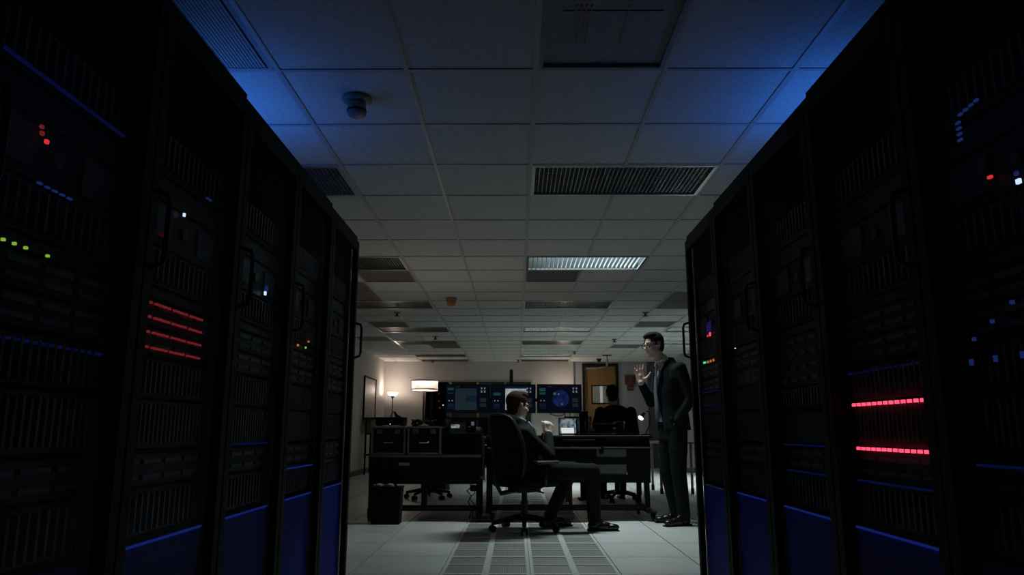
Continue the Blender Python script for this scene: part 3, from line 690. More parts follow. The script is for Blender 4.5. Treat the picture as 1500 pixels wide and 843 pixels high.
MB().tube([(-.08, .06, .10), (-.08, .0, .085), (-.08, -.07, .04)], [.018, .012, .018]).build('handset', M_PLAST, t, True)
t = thing('control_box', 'small black box with bluish lights right of the desk phone', 'equipment', (-.47, 7.86, .868))
MB().box(-.06, .06, -.06, .06, 0, .13, bev=.006).build('box_body', M_PLAST, t)
MB().box(.0, .03, -.063, -.06, .075, .115).build('box_display', emat('teal_display', (.25, .4, .55), .22), t)
MB().ell((-.02, -.064, .06), (.018, .006, .010)).build('box_knob', M_CHROME, t, True)
t = thing('blue_mug', 'small blue mug at the right end of the left desk', 'mug', (-.39, 7.70, .868))
MB().lathe([(.024, 0), (.026, .06), (.023, .06), (.021, .006)], n=18).build('mug_wall', mat('mug_blue', (.12, .16, .30), .4), t, True)
MB().tube([(.025, 0, .05), (.042, 0, .045), (.042, 0, .02), (.025, 0, .014)], .005).build('mug_handle', MATS['mug_blue'], t, True)
t = thing('key_bunch', 'bunch of steel keys lying on left desk edge', 'keys', (-.50, 7.67, .868))
for i in range(5):
    a = i * 1.1
    MB().cyl((.012 * math.cos(a), .012 * math.sin(a), .001 + .002 * i), (.012 * math.cos(a), .012 * math.sin(a), .003 + .002 * i), .011, n=10).box(.015, .05, -.003, .003, .001 + .002 * i, .003 + .002 * i, rot=((0, 0, 0), Matrix.Rotation(a, 3, 'Z'))).build('key', M_CHROME, t)
t = thing('cable_tangle', 'black cable heap with pale connectors behind the table lamp', 'cables', (-.98, 7.93, .938))
for i in range(4):
    pts = [(-.13 + .26 * q / 9 + random.uniform(-.01, .01), random.uniform(-.025, .025), .012 + .04 * abs(math.sin(q * .9 + i)) + random.uniform(0, .02)) for q in range(10)]
    MB().tube(pts, .010).build('cable', M_PLAST, t, True)
for x in (-.11, -.03, .02, .05, .09): MB().box(x - .012, x + .012, -.045, -.030, .04, .062, bev=.003, rot=((x, -.037, .05), Matrix.Rotation(random.uniform(-.7, .7), 3, 'Y'))).build('connector', M_CHROME, t)

# ---- rear desk with the monitor wall
t = thing('rear_desk', 'black rear desk under the three monitors', 'desk', (-.45, 9.35, 0))
MB().box(-1.15, 1.15, -.35, .35, .725, .752, bev=.004).build('desk_top', M_BLACK, t)
for x in (-1.1, 1.1):
    for y in (-.3, .3): MB().box(x - .02, x + .02, y - .02, y + .02, 0, .725, bev=.003).build('leg', mat('leg_brown', (.10, .08, .06), .6), t)
MB().box(-1.08, 1.08, .29, .31, .45, .70).build('modesty_panel', M_BLACK, t)
MX = [(-.61, 9.28, 4), (-.035, 9.32, 0), (.545, 9.28, -3)]
t = thing('monitor_stand', 'black post and crossbar carrying the three monitors', 'stand', (-.06, 9.44, .752))
MB().lathe([(.13, 0), (.13, .012), (.04, .02)]).build('stand_foot', M_BLACK, t, True)
MB().box(-.022, .022, -.02, .02, .015, .91, bev=.004).build('post', mat('post_brown', (.03, .022, .02), .5), t)
MB().box(-.68, .72, -.045, -.02, .50, .54, bev=.004).build('crossbar', M_BLACK, t)
M_SCR = emat('screen_navy', (.004, .0065, .016), .40)
SC = {k: emat('screen_' + k, c, s) for k, (c, s) in dict(teal=((.05, .20, .20), .18), slate=((.05, .09, .11), .20), deep=((.015, .04, .08), .25), white=((.62, .68, .66), .28), pink=((.75, .55, .58), .4), grey=((.08, .10, .13), .13), bar=((.02, .03, .06), .5)).items()}
def globemat():
    return picmat('globe_picture', (.005, .012, .07), (.03, .06, .32), .24, 9, .48)
M_GLOBE = globemat(); M_MAP = picmat('map_picture', (.30, .33, .40), (.62, .66, .66), .55, 16, .46)
M_LAND = emat('globe_land', (.08, .22, .22), .4)
def monitor(i, x, y, ry, lb):
    w, h = .27, .168
    t = thing('monitor', lb, 'monitor', (x, y, 1.285), -ry, 'three wide monitors on one stand')
    MB().box(-w - .012, w + .012, 0, .03, -h - .014, h + .012, bev=.005).build('bezel', M_PLAST, t)
    MB().box(-.07, .07, .03, .055, -.06, .06, bev=.006).build('rear_mount', M_BLACK, t)
    sc = MB().box(-w, w, -.003, .001, -h, h).build('screen', M_SCR, t)
    MB().box(-w - .01, w + .01, -.004, 0, -h - .013, -h - .005).build('lower_trim', mat('monitor_trim', (.10, .10, .11), .35), t)
    def blk(nm, m, rects, dy=-.0045):
        b = MB()
        for x0, x1, z0, z1 in rects: b.box(x0, x1, dy, -.003, z0, z1)
        b.build(nm, m, sc)
    icons = []
    for a in (.165, .205):
        for z in (.075, .115): icons += [(a, a + .024, z + .016, z + .021), (a + .006, a + .018, z, z + .015)] if z > .1 else [(a, a + .022, z + .018, z + .023), (a + .006, a + .016, z + .006, z + .017), (a, a + .024, z, z + .005)]
    blk('icon_grid', SC['white'], icons)
    blk('status_dots', SC['pink'], [(-w + .03, -w + .043, -.032, -.02), (-w + .07, -w + .083, -.032, -.02)])
    blk('grey_panels', SC['grey'], [(.16, .235, -.045, .005), (.16, .235, -.105, -.06)])
    blk('lower_lines', SC['bar'], [(-w + .02, -w + .10, z, z + .006) for z in (-.07, -.085, -.10, -.12)])
    if i == 0:
        blk('teal_blocks', SC['teal'], [(-w + .015, -w + .095, .105, .135), (-w + .015, -w + .095, .065, .072)])
        blk('slate_window', SC['slate'], [(-.155, .115, -.14, .125)])
        blk('dark_lines', SC['deep'], [(-.02, .115, -.04, .035)] + [(-.13, .09, z, z + .004) for z in (.05, .066, .082, .1)] + [(-.15, -.02, z, z + .003) for z in (.02, .0, -.02, -.06)], -.006)
        blk('title_strip', SC['grey'], [(-.15, -.10, .142, .155)])
    elif i == 1:
        blk('teal_blocks', SC['teal'], [(-w + .02, -w + .11, .04, .075)])
        blk('map_window', M_MAP, [(-.10, .165, -.14, .125)])
        blk('violet_bar', SC['deep'], [(-.10, .165, .125, .15)])
    else:
        blk('teal_blocks', SC['teal'], [(-w + .015, -w + .095, .09, .13), (-w + .015, -w + .095, .05, .075)])
        g = MB().cyl((.015, -.006, 0), (.015, -.003, 0), .105, n=36).build('globe', M_GLOBE, sc)
        MB().cyl((-.06, -.0075, .06), (-.06, -.006, .06), .017, n=12).cyl((-.01, -.0075, .055), (-.01, -.006, .055), .014, n=10).cyl((.03, -.0075, -.07), (.03, -.006, -.07), .015, n=10).build('land_patch', M_LAND, sc)
        blk('title_strip', SC['grey'], [(-.14, -.09, .142, .155)])
for i, (x, y, ry) in enumerate(MX):
    monitor(i, x, y, ry, ['left monitor showing a grey-blue text window', 'middle monitor with pale map behind the seated man\'s head', 'right monitor showing a blue globe'][i])
t = thing('monitor_cable', 'thin black cable drooping under the right monitor', 'cable', (.55, 9.33, 0))
MB().tube([(-.15, 0, 1.12), (-.10, 0, 1.085), (-.03, 0, 1.07), (.03, 0, 1.075), (.06, 0, 1.10), (.055, 0, 1.13)], .006).tube([(.13, 0, 1.12), (.13, 0, .753)], .005).build('cable_run', M_PLAST, t, True)
t = thing('black_console', 'squat black equipment console below the left monitor', 'equipment', (-.62, 9.40, .752))
MB().box(-.29, .31, -.10, .18, 0, .30, bev=.006).build('console_body', mat('console_dark', (.016, .014, .011), .7), t)
MB().box(-.27, -.20, -.106, -.10, .24, .28).build('console_tag', M_VENTB, t)
for z in (.06, .12, .18): MB().box(-.25, .27, -.104, -.10, z, z + .012).build('console_slot', M_BLACKM, t)
# dark equipment tower with red lights behind
t = thing('equipment_tower', 'black equipment tower with red lights behind the table lamp', 'server rack', (-1.21, 11.0, 0))
MB().box(-.18, .18, 0, .6, .04, 1.60, bev=.004).build('tower_body', M_BLACKM, t)
MB().box(-.19, .19, -.01, .61, 0, .04).build('tower_plinth', M_BLACK, t)
MB().box(-.07, -.04, -.012, 0, .1, 1.55).build('tower_rail', M_GREYU, t)
MB().box(.172, .186, -.02, 0, 1.10, 1.54).build('pale_strip', M_VENTB, t)
for x, z, k, s in ((.06, 1.43, 'd', .016), (.06, 1.32, 'd', .016), (.075, 1.22, 'd', .02), (.125, 1.26, 'w', .014)):
    o = link('status_light', led_me[k], t, (x, -.002, z)); o.scale = (s, 1, s)
# torchieres
def torchiere(x, y, lb, pw):
    t = thing('floor_lamp', lb, 'lamp', (x, y, 0), 0, 'uplighter floor lamps')
    MB().lathe([(.13, 0), (.13, .02), (.03, .035)]).build('lamp_base', mat('torchiere_metal', (.05, .04, .035), .4, metal=.5), t, True)
    MB().cyl((0, 0, .02), (0, 0, 1.66), .013, n=12).lathe([(.013, 1.62), (.035, 1.66), (.06, 1.68)], n=18).build('lamp_pole', MATS['torchiere_metal'], t, True)
    MB().lathe([(.05, 1.675), (.10, 1.70), (.125, 1.75), (.128, 1.775), (.120, 1.775), (.09, 1.71), (.045, 1.69)], n=26).build('glass_bowl', emat('torchiere_glass', (1, .84, .70), 1.8), t, True)
    point('lamp_light', (0, 0, 1.83), pw, (1, .82, .67), .05, t)
torchiere(-2.93, 17.5, 'lit uplighter floor lamp in the far left corner', TORCH_W)
torchiere(1.15, 17.45, 'uplighter floor lamp hidden behind the right monitor', TORCH_W * .6)
# whiteboard on the left wall
t = thing('whiteboard', 'dark-framed board hanging on the left wall', 'whiteboard', (XLW, 16.05, 1.56))
MB().box(.0, .02, -.6, .6, -.42, .43).build('board_face', mat('board_face', (.36, .31, .28), .55, var=.03), t)
MB().box(0, .035, -.63, -.6, -.45, .46).box(0, .035, .6, .63, -.45, .46).box(0, .035, -.6, .6, .43, .46).box(0, .035, -.6, .6, -.45, -.42).build('board_frame', M_BLACKM, t)
# stand below it with a white carton
t = thing('utility_stand', 'narrow black stand against the left wall', 'stand', (-2.88, 15.5, 0))
for x in (-.2, .2):
    for y in (-.25, .25): MB().box(x - .015, x + .015, y - .015, y + .015, 0, 1.13 if x < 0 else .80).build('leg', M_BLACKM, t)
for z in (.38, .80): MB().box(-.22, .22, -.27, .27, z, z + .025).build('shelf', M_BLACKM, t)
MB().box(-.22, .30, -.27, .27, 1.13, 1.15).box(-.22, -.20, -.27, .27, .825, 1.13).build('shelf', mat('shelf_brown', (.06, .04, .03), .7), t)
t = thing('white_carton', 'upright white carton on the black stand by the left wall', 'carton', (-2.94, 15.35, .826))
MB().box(-.05, .05, -.06, .06, 0, .28, bev=.004).build('carton_body', mat('carton', (.42, .40, .36), .8), t)
MB().box(-.052, .052, -.062, .062, .24, .262).build('carton_band', mat('carton_band', (.34, .32, .29), .8), t)
t = thing('arched_lamp', 'small unlit black arched desk lamp in the left background', 'lamp', (-1.62, 9.55, .754))
MB().lathe([(.07, 0), (.07, .012), (.015, .02)], n=18).build('lamp_foot', M_PLAST, t, True)
MB().tube([(0, 0, .01), (-.005, 0, .25), (.005, 0, .33), (.035, 0, .375), (.065, 0, .36)], .006).build('arched_neck', M_PLAST, t, True)
MB().tube([(.05, 0, .375), (.075, 0, .33), (.12, 0, .275)], [.012, .02, .042]).build('lamp_head', M_PLAST, t, True)
# small table beside the standing man
t = thing('side_table', 'small table with beige legs behind the standing man', 'table', (2.25, 11.15, 0))
MB().box(-.20, .30, -.40, .40, .70, .73, bev=.003).build('table_top', M_VENT, t)
for x in (-.17, .27):
    for y in (-.34, .34):
        l = MB().cyl((x, y, .08), (x, y, .70), .020, n=12).build('leg', mat('leg_beige', (.26, .22, .17), .6), t)
        MB().cyl((x, y, 0), (x, y, .08), .024, n=12).build('leg_cap', M_BLACKM, l)
# desk of the back figure
t = thing('back_desk', 'dark desk in front of the figure seen from behind', 'desk', (1.15, 10.45, 0))
MB().box(-.55, .65, -.28, .28, .72, .75, bev=.003).build('desk_top', M_BLACK, t)
for x in (-.5, .6):
    for y in (-.22, .22): MB().box(x - .02, x + .02, y - .02, y + .02, 0, .72).build('leg', MATS['leg_brown'], t)
t = thing('small_monitor', 'small dark monitor with faint blue light left of back figure', 'monitor', (.86, 10.4, .752))
MB().lathe([(.08, 0), (.08, .01), (.02, .015)], n=18).cyl((0, 0, .01), (0, 0, .12), .014, n=10).build('monitor_foot', M_PLAST, t)
MB().box(-.19, .19, -.02, .02, .10, .33, bev=.005).build('bezel', M_PLAST, t)
MB().box(-.175, .175, -.023, -.02, .115, .315).build('screen', picmat('dim_screen', (.005, .008, .014), (.02, .035, .07), .5, 20, .55), t)
t = thing('standing_speaker', 'tall black box between right monitor and door', 'speaker', (.90, 9.9, 0))
MB().box(-.055, .055, -.06, .06, .03, 1.14, bev=.006).build('cabinet', M_BLACKM, t)
MB().box(-.09, .09, -.10, .10, 0, .03, bev=.004).build('cabinet_foot', M_BLACK, t)

# ---- office chairs
def office_chair(loc, rz, lb, arms=True, back_h=.60, seat_z=.44, lean=8):
    t = thing('office_chair', lb, 'chair', loc, rz, 'swivel office chairs')     # faces local +X
    hub = MB().lathe([(.045, .09), (.05, .13), (.035, .15)], n=16).build('base_hub', M_PLAST, t, True)
    for i in range(5):
        a = 2 * math.pi * i / 5 + .3
        c, s = math.cos(a), math.sin(a)
        MB().tube([(0.03 * c, .03 * s, .12), (.16 * c, .16 * s, .105), (.30 * c, .30 * s, .075)], [.028, .022, .018], n=8).build('base_leg', M_PLAST, t, True)
        cs = MB()
        for sg in (-1, 1):
            off = Vector((-s, c, 0)) * .02 * sg; p = Vector((.30 * c, .30 * s, .03)) + off
            cs.cyl(p - Vector((-s, c, 0)) * .01, p + Vector((-s, c, 0)) * .01, .03, n=14)
        cs.cyl((.30 * c, .30 * s, .03), (.30 * c, .30 * s, .085), .012, n=8).build('caster', M_PLAST, t)
    MB().cyl((0, 0, .13), (0, 0, seat_z - .09), .026, n=16).cyl((0, 0, .13), (0, 0, .26), .034, n=16).build('gas_cylinder', M_PLAST, t)
    MB().box(-.13, .13, -.09, .09, seat_z - .10, seat_z - .05, bev=.012).tube([(.0, -.09, seat_z - .07), (-.02, -.26, seat_z - .08), (.0, -.29, seat_z - .09)], .008).build('tilt_mechanism', M_PLAST, t)
    st = MB().box(-.23, .25, -.245, .245, seat_z - .05, seat_z + .03, bev=.035).build('seat', M_FAB, t, True)
    bk = MB()
    n, mm = 13, 15
    vs = [[], []]
    grid = {}
    for f in (0, 1):
        for i in range(n):
            for j in range(mm):
                v = j / (mm - 1); u = i / (n - 1) * 2 - 1
                hw = .24 * (1 - .30 * max(0, (v - .55) / .45) ** 2.2 - .18 * max(0, (.2 - v) / .2) ** 2)
                x = -.22 - math.tan(R(lean)) * v * back_h + .055 * u * u - .03 * math.sin(v * math.pi) * -1 - (.035 if f else 0) + .02 * (1 - v)
                z = seat_z + .04 + v * back_h * (1 if abs(u) < .01 else 1 - .06 * abs(u) ** 3 * (v > .6))
                grid[(f, i, j)] = bk.bm.verts.new((x, u * hw, z))
    for i in range(n - 1):
        for j in range(mm - 1):
            bk.bm.faces.new([grid[(0, i, j)], grid[(0, i + 1, j)], grid[(0, i + 1, j + 1)], grid[(0, i, j + 1)]])
            bk.bm.faces.new([grid[(1, i, j)], grid[(1, i, j + 1)], grid[(1, i + 1, j + 1)], grid[(1, i + 1, j)]])
    for i in range(n - 1):
        for j in (0, mm - 1): bk.bm.faces.new([grid[(0, i, j)], grid[(0, i + 1, j)], grid[(1, i + 1, j)], grid[(1, i, j)]])
    for j in range(mm - 1):
        for i in (0, n - 1): bk.bm.faces.new([grid[(0, i, j)], grid[(1, i, j)], grid[(1, i, j + 1)], grid[(0, i, j + 1)]])
    rim = [grid[(1, i, j)].co.copy() for i, j in [(0, j) for j in range(mm)] + [(i, mm - 1) for i in range(1, n)] + [(n - 1, j) for j in range(mm - 2, -1, -1)]]
    b = bk.build('backrest', M_FAB, t, True)
    MB().tube(rim, .010, n=8).build('back_rim', mat('rim_plastic', (.022, .024, .02), .35), b, True)
    MB().tube([(-.10, 0, seat_z - .08), (-.26, 0, seat_z - .10), (-.31, 0, seat_z - .02), (-.30, 0, seat_z + .12)], [.022, .02, .02, .026], n=10).build('back_bracket', M_PLAST, t, True)
    if arms:
        for sg in (-1, 1):
            a = MB().tube([(.02, sg * .20, seat_z - .05), (.02, sg * .285, seat_z - .02), (.03, sg * .29, seat_z + .16)], .016, n=8).build('arm_post', M_PLAST, t, True)
            MB().box(-.10, .16, sg * .285 - .04, sg * .285 + .04, seat_z + .16, seat_z + .19, bev=.012).build('arm_pad', M_PLAST, a)
    return t
office_chair((.075, 6.92, 0), 36, 'black high-backed office chair of the seated man', back_h=.56)
office_chair((-1.17, 10.05, 0), 80, 'empty black office chair behind the left desk', arms=False, back_h=.5, lean=4)
office_chair((1.30, 9.70, 0), 88, 'black office chair under the figure seen from behind', arms=False, back_h=.40, lean=4)

# ================================================================== PEOPLE
def remesh(name, mb, m, parent, voxel=.007, smooth=4, cut=None):
    bmesh.ops.recalc_face_normals(mb.bm, faces=mb.bm.faces[:])
    me = bpy.data.meshes.new(name + '_raw'); mb.bm.to_mesh(me); mb.bm.free()
    o = bpy.data.objects.new(name + '_raw', me); COL.objects.link(o)
    md = o.modifiers.new('r', 'REMESH'); md.mode = 'VOXEL'; md.voxel_size = voxel; md.use_smooth_shade = True
    if smooth:
        sm = o.modifiers.new('s', 'SMOOTH'); sm.factor = .5; sm.iterations = smooth
    dg = bpy.context.evaluated_depsgraph_get()
    nm = bpy.data.meshes.new_from_object(o.evaluated_get(dg))
    bpy.data.objects.remove(o); bpy.data.meshes.remove(me)
    if cut:
        bm = bmesh.new(); bm.from_mesh(nm)
        kill = [f for f in bm.faces if cut(f.calc_center_median())]
        bmesh.ops.delete(bm, geom=kill, context='FACES'); bm.to_mesh(nm); bm.free()
    nm.name = name; nm.materials.clear(); nm.materials.append(m)
    for p in nm.polygons: p.use_smooth = True; p.material_index = 0
    return link(name, nm, parent)
def hand(mb, Wp, u, n, t, s=1.0, curl=(8, 12, 14), thumb_out=.75, fan=6.0):
    u = Vector(u).normalized(); n = Vector(n).normalized(); t = Vector(t); t = (t - u * t.dot(u)).normalized(); n = t.cross(u) if t.cross(u).dot(n) > 0 else u.cross(t)
    Wp = Vector(Wp)
    offs = [.031, .011, -.010, -.029]; lens = [.072, .080, .074, .058]; base = [.088, .092, .088, .080]
    for o, b in zip(offs, base):
        mb.cap(Wp + t * o * .55 * s, .014 * s, Wp + u * b * s + t * o * s, .0115 * s, n=10)
    mb.cap(Wp + u * .02 * s, .018 * s, Wp + u * .06 * s, .02 * s, n=10)
    for k, (o, b, L) in enumerate(zip(offs, base, lens)):
        p = Wp + u * b * s + t * o * s; d = (u + t * (o * fan)).normalized(); a = 0
        for q, fr in enumerate((.45, .30, .25)):
            a += R(curl[q] + 2 * k)
            dd = d * math.cos(a) + n * math.sin(a)
            p2 = p + dd * L * fr * s
            mb.cap(p, (.0098 - .0009 * q) * s, p2, (.0090 - .0010 * q) * s, n=10); p = p2
    p = Wp + u * .022 * s + t * .022 * s
    d = (u * (1 - thumb_out) + t * thumb_out + n * .25).normalized(); p2 = p + d * .045 * s
    mb.cap(p, .016 * s, p2, .012 * s, n=10)
    d2 = (d + u * .55).normalized(); p3 = p2 + d2 * .034 * s; mb.cap(p2, .0115 * s, p3, .0105 * s, n=10)
    p4 = p3 + (d2 + u * .2).normalized() * .024 * s; mb.cap(p3, .0105 * s, p4, .0085 * s, n=10)
def head_shapes(mb, H, M):
    H = Vector(H)
    def E(c, r): mb.ell(H + M @ Vector(c), r, M)
    def C(a, ra, b, rb): mb.cap(H + M @ Vector(a), ra, H + M @ Vector(b), rb, n=10)
    E((-.012, 0, .036), (.097, .075, .087)); E((.022, 0, -.035), (.072, .060, .088)); E((.058, 0, -.098), (.026, .028, .022))
    C((.0, .045, -.06), .022, (.05, .018, -.10), .02); C((.0, -.045, -.06), .022, (.05, -.018, -.10), .02)
    C((.090, 0, .012), .009, (.111, 0, -.028), .012); E((.100, .010, -.034), (.012, .009, .009)); E((.100, -.010, -.034), (.012, .009, .009))
    C((.083, .040, .020), .011, (.087, .012, .022), .012); C((.083, -.040, .020), .011, (.087, -.012, .022), .012)
    E((.062, .040, -.028), (.026, .022, .026)); E((.062, -.040, -.028), (.026, .022, .026))
    C((.084, -.020, -.060), .007, (.091, 0, -.057), .009); C((.084, .020, -.060), .007, (.091, 0, -.057), .009); C((.083, -.015, -.071), .008, (.088, 0, -.073), .009); C((.083, .015, -.071), .008, (.088, 0, -.073), .009)
    for s in (-1, 1):
        E((-.008, s * .077, .000), (.020, .009, .030)); E((-.014, s * .083, .010), (.014, .007, .018))
def head_extras(P, H, M, hairm, part=1, glasses=False, grow=.0):
    H = Vector(H)
    hb = MB()
    def E(c, r): hb.ell(H + M @ Vector(c), r, M)
    E((-.020, 0, .050), (.103 + grow, .083, .090 + grow)); E((-.055, 0, .0), (.058, .072, .085)); E((-.045, 0, -.045), (.045, .058, .05)); E((.03, .01 * part, .105), (.062, .060, .034 + grow)); E((.055, -.02 * part, .095), (.036, .045, .028))
    E((.02, .068, .045), (.04, .014, .045)); E((.02, -.068, .045), (.04, .014, .045))
    Mi = M.transposed()
    def cut(c):
        q = Mi @ (c - H)
        return (q.x > .062 and q.z < .078) or (q.x > .036 and q.z < .04) or (abs(q.y) > .05 and -.03 < q.x < .012 and q.z < .036)
    remesh('hair', hb, hairm, P, .006, 2, cut)
    for s in (-1, 1):
        e = MB().ell(H + M @ Vector((.083, s * .031, -.001)), (.0115, .0115, .0105), u=12, v=8).build('eye', mat('eye_white', (.55, .53, .50), .2), P, True)
        MB().ell(H + M @ Vector((.0925, s * .031, -.002)), (.0035, .0055, .0055), M, u=10, v=6).build('iris', M_HAIRD, e, True)
        a, b = Vector((.088, s * .050, .030)), Vector((.098, s * .016, .031))
        MB().cap(H + M @ a, .004, H + M @ b, .0055, n=8).build('eyebrow', hairm, P, True)
    if glasses:
        g = MB()
        def loop(cy):
            pts = []
            for k in range(17):
                a = 2 * math.pi * k / 16
                pts.append(H + M @ Vector((.108 - .25 * abs(cy + .026 * math.cos(a)) ** 1.3, cy + .026 * math.copysign(abs(math.cos(a)) ** .6, math.cos(a)), -.004 + .019 * math.copysign(abs(math.sin(a)) ** .6, math.sin(a)))))
            return pts
        g.tube(loop(.034),   .003, n=6, caps=False).tube(loop(-.034), .003, n=6, caps=False)
        g.tube([H + M @ Vector((.106, .010, .004)), H + M @ Vector((.109, 0, .007)), H + M @ Vector((.106, -.010, .004))], .003, n=6)
        for s in (-1, 1): g.tube([H + M @ Vector(p) for p in ((.094, s * .060, .006), (.05, s * .080, .006), (-.005, s * .086, .008), (-.03, s * .082, -.012))], .0035, n=6)
        g.build('glasses', M_BLACKM, P, True)
def limb(mb, pts, grow=0.0):
    for (a, ra), (b, rb) in zip(pts, pts[1:]): mb.cap(a, ra + grow, b, rb + grow)
def shoe(P, ankle, yaw, name='shoe', flat=0.0):
    a = Vector(ankle); M = Matrix.Rotation(yaw, 3, 'Z')
    b = MB()
    def C(p, r, q, s): b.cap(a + M @ Vector(p), r, a + M @ Vector(q), s)
    z = -a.z
    b.ell(a + M @ Vector((-.02, 0, z + .045)), (.052, .038, .045), M); b.ell(a + M @ Vector((.07, 0, z + .042)), (.085, .043, .042), M); b.ell(a + M @ Vector((.15, 0, z + .033)), (.070, .045, .033), M)
    b.ell(a + M @ Vector((.02, 0, z + .075)), (.055, .036, .04), M)
    o = remesh(name, b, M_SHOE, P, .006, 3)
    sb = MB().box(-.075, -.005, -.036, .036, 0, .018, bev=.006).box(-.005, .215, -.042, .042, 0, .011, bev=.005)
    so = sb.build('sole', M_BLACKM, o); so.location = (a.x, a.y, 0); so.rotation_euler = (0, 0, yaw)

# ---------- the standing man
P = thing('person', 'standing man in dark suit and glasses, one hand raised', 'person', (1.56, 7.40, 0), 194)
rz = R(194)
def w2l(v): return Matrix.Rotation(-rz, 3, 'Z') @ Vector(v)
HS_ = Vector((.175, .0, 1.735)); HM = Matrix.Rotation(R(12), 3, 'Z') @ Matrix.Rotation(R(7), 3, 'Y')
shL, elL, wrL = (-.01, .185, 1.49), (-.085, .245, 1.20), (.035, .168, .975)
shR, elR, wrR = (.03, -.185, 1.49), (.125, -.225, 1.18), (.285, -.10, 1.37)
tors = [(0, 0, .90, .115, .165), (0, 0, 1.0, .115, .16), (.0, 0, 1.12, .11, .15), (.012, 0, 1.28, .125, .17), (.012, 0, 1.40, .12, .185), (.02, 0, 1.48, .095, .17), (.05, 0, 1.535, .07, .09)]
hipL, knL, anL = (0, .095, .93), (.015, .115, .50), (-.01, .125, .09)
hipR, knR, anR = (0, -.095, .93), (.03, -.105, .50), (-.05, -.11, .09)
b = MB(); b.loft(tors); head_shapes(b, HS_, HM)
b.cap((.075, 0, 1.50), .062, HS_ + HM @ Vector((-.025, 0, -.06)), .056)
for s, e, w in ((shL, elL, wrL), (shR, elR, wrR)): limb(b, [(s, .055), (e, .042), (w, .029)])
for h, k, a in ((hipL, knL, anL), (hipR, knR, anR)): limb(b, [(h, .085), (k, .058), (a, .040)])
hand(b, wrR, w2l((-.10, 0, 1)), w2l((-.25, -.95, .1)), w2l((1, -.1, 0)), 1.08, curl=(4, 8, 8), thumb_out=.72)
hand(b, wrL, (.15, -.60, -1), (0, -1, 0), (1, .1, 0), .95, curl=(15, 20, 20), thumb_out=.3)
remesh('body', b, M_SKIN, P, .0065, 2)
head_extras(P, HS_, HM, M_HAIRD, part=1, glasses=True)
b = MB(); b.loft([(x, y, z, rx + .012, ry + .012) for x, y, z, rx, ry in tors])
b.cap((.06, 0, 1.54), .068, (.082, 0, 1.59), .062)
limb(b, [(elR, .045), (Vector(wrR) + (Vector(elR) - Vector(wrR)).normalized() * .014, .034)])
remesh('shirt', b, M_SHIRT, P, .008, 2, cut=lambda c: c.z > 1.63 and c.x > .1)
jk = [(-.012, 0, .895, .155, .195), (-.008, 0, 1.0, .148, .188), (0, 0, 1.12, .138, .175), (.010, 0, 1.28, .150, .195), (.010, 0, 1.40, .142, .208), (.012, 0, 1.49, .122, .198), (.022, 0, 1.535, .102, .145), (.035, 0, 1.575, .086, .092), (.045, 0, 1.612, .077, .081)]
b = MB(); b.loft(jk)
for s, e, w in ((shL, elL, wrL), (shR, elR, wrR)):
    w2 = Vector(w) + (Vector(e) - Vector(w)).normalized() * .045
    if e == elL: w2 = Vector(w) + (Vector(e) - Vector(w)).normalized() * .012
    limb(b, [(s, .070), (e, .058), (w2, .046)])
def jcut(c):
    if abs(c.y) > .13 or c.z < .86: return False
    if c.x < .02 + .0: return False
    if c.z > 1.62: return True
    if c.z >= 1.10: wv_ = .008 + (c.z - 1.10) / .50 * .078; return c.x > .06 and abs(c.y) < wv_
    return c.x > .06 and abs(c.y + .0) < .008 + (1.10 - c.z) * .35
jo = remesh('jacket', b, M_SUIT, P, .009, 3, cut=jcut)
# lapels and pocket
for s in (-1, 1):
    pts = [(.150, s * .012, 1.115), (.165, s * .045, 1.30), (.150, s * .090, 1.43), (.128, s * .105, 1.46), (.135, s * .072, 1.47), (.085, s * .092, 1.555)]
    MB().tube([Vector(p) + Vector((.004, 0, 0)) for p in pts[:3] + pts[4:]], [.006, .011, .013, .013, .012], n=8).build('lapel', M_SUIT, jo, True)
    MB().box(.085, .10, s * .14 - .05, s * .14 + .05, 1.00, 1.03).build('pocket_flap', M_SUIT, jo)
# tie and collar
b = MB()
tie = [(.138, 0, 1.575, .017), (.145, 0, 1.54, .022), (.150, 0, 1.48, .018), (.162, 0, 1.40, .026), (.168, 0, 1.28, .034), (.160, 0, 1.15, .041), (.158, 0, 1.02, .045), (.157, 0, .97, .003)]
A = [(b.bm.verts.new((x, -w, z)), b.bm.verts.new((x, w, z)), b.bm.verts.new((x + .012, -w * .9, z)), b.bm.verts.new((x + .012, w * .9, z))) for x, y, z, w in tie]
for p, q in zip(A, A[1:]):
    for i, j in ((0, 1), (1, 3), (3, 2), (2, 0)): b.bm.faces.new((p[i], p[j], q[j], q[i]))
b.bm.faces.new((A[0][0], A[0][1], A[0][3], A[0][2])); b.bm.faces.new((A[-1][0], A[-1][2], A[-1][3], A[-1][1]))
b.build('tie', M_TIE, P, True)
b = MB(); ring = []
for k in range(25):
    a = 2 * math.pi * k / 24
    ring.append((.082 + .071 * math.cos(a), .067 * math.sin(a), 1.592 - .018 * math.cos(a)))
b.tube(ring, .014, n=8, caps=False).cap((.150, .012, 1.565), .010, (.145, .045, 1.535), .012).cap((.150, -.012, 1.565), .010, (.145, -.045, 1.535), .012).build('collar', M_SHIRT, P, True)
b = MB(); b.loft([(0, 0, .80, .125, .18), (0, 0, .93, .13, .178), (0, 0, 1.05, .122, .168)])
for h, k, a in ((hipL, knL, anL), (hipR, knR, anR)):
    k2 = Vector(k); a2 = Vector(a) + Vector((-.005, 0, .01))
    limb(b, [(h, .108), ((Vector(h) + k2) / 2, .098), (k2, .080), ((k2 + a2) / 2, .074), (a2, .066)])
remesh('trousers', b, M_SUIT, P, .009, 4, cut=lambda c: c.z < .045)
shoe(P, anL, R(8)); shoe(P, anR, R(-12))

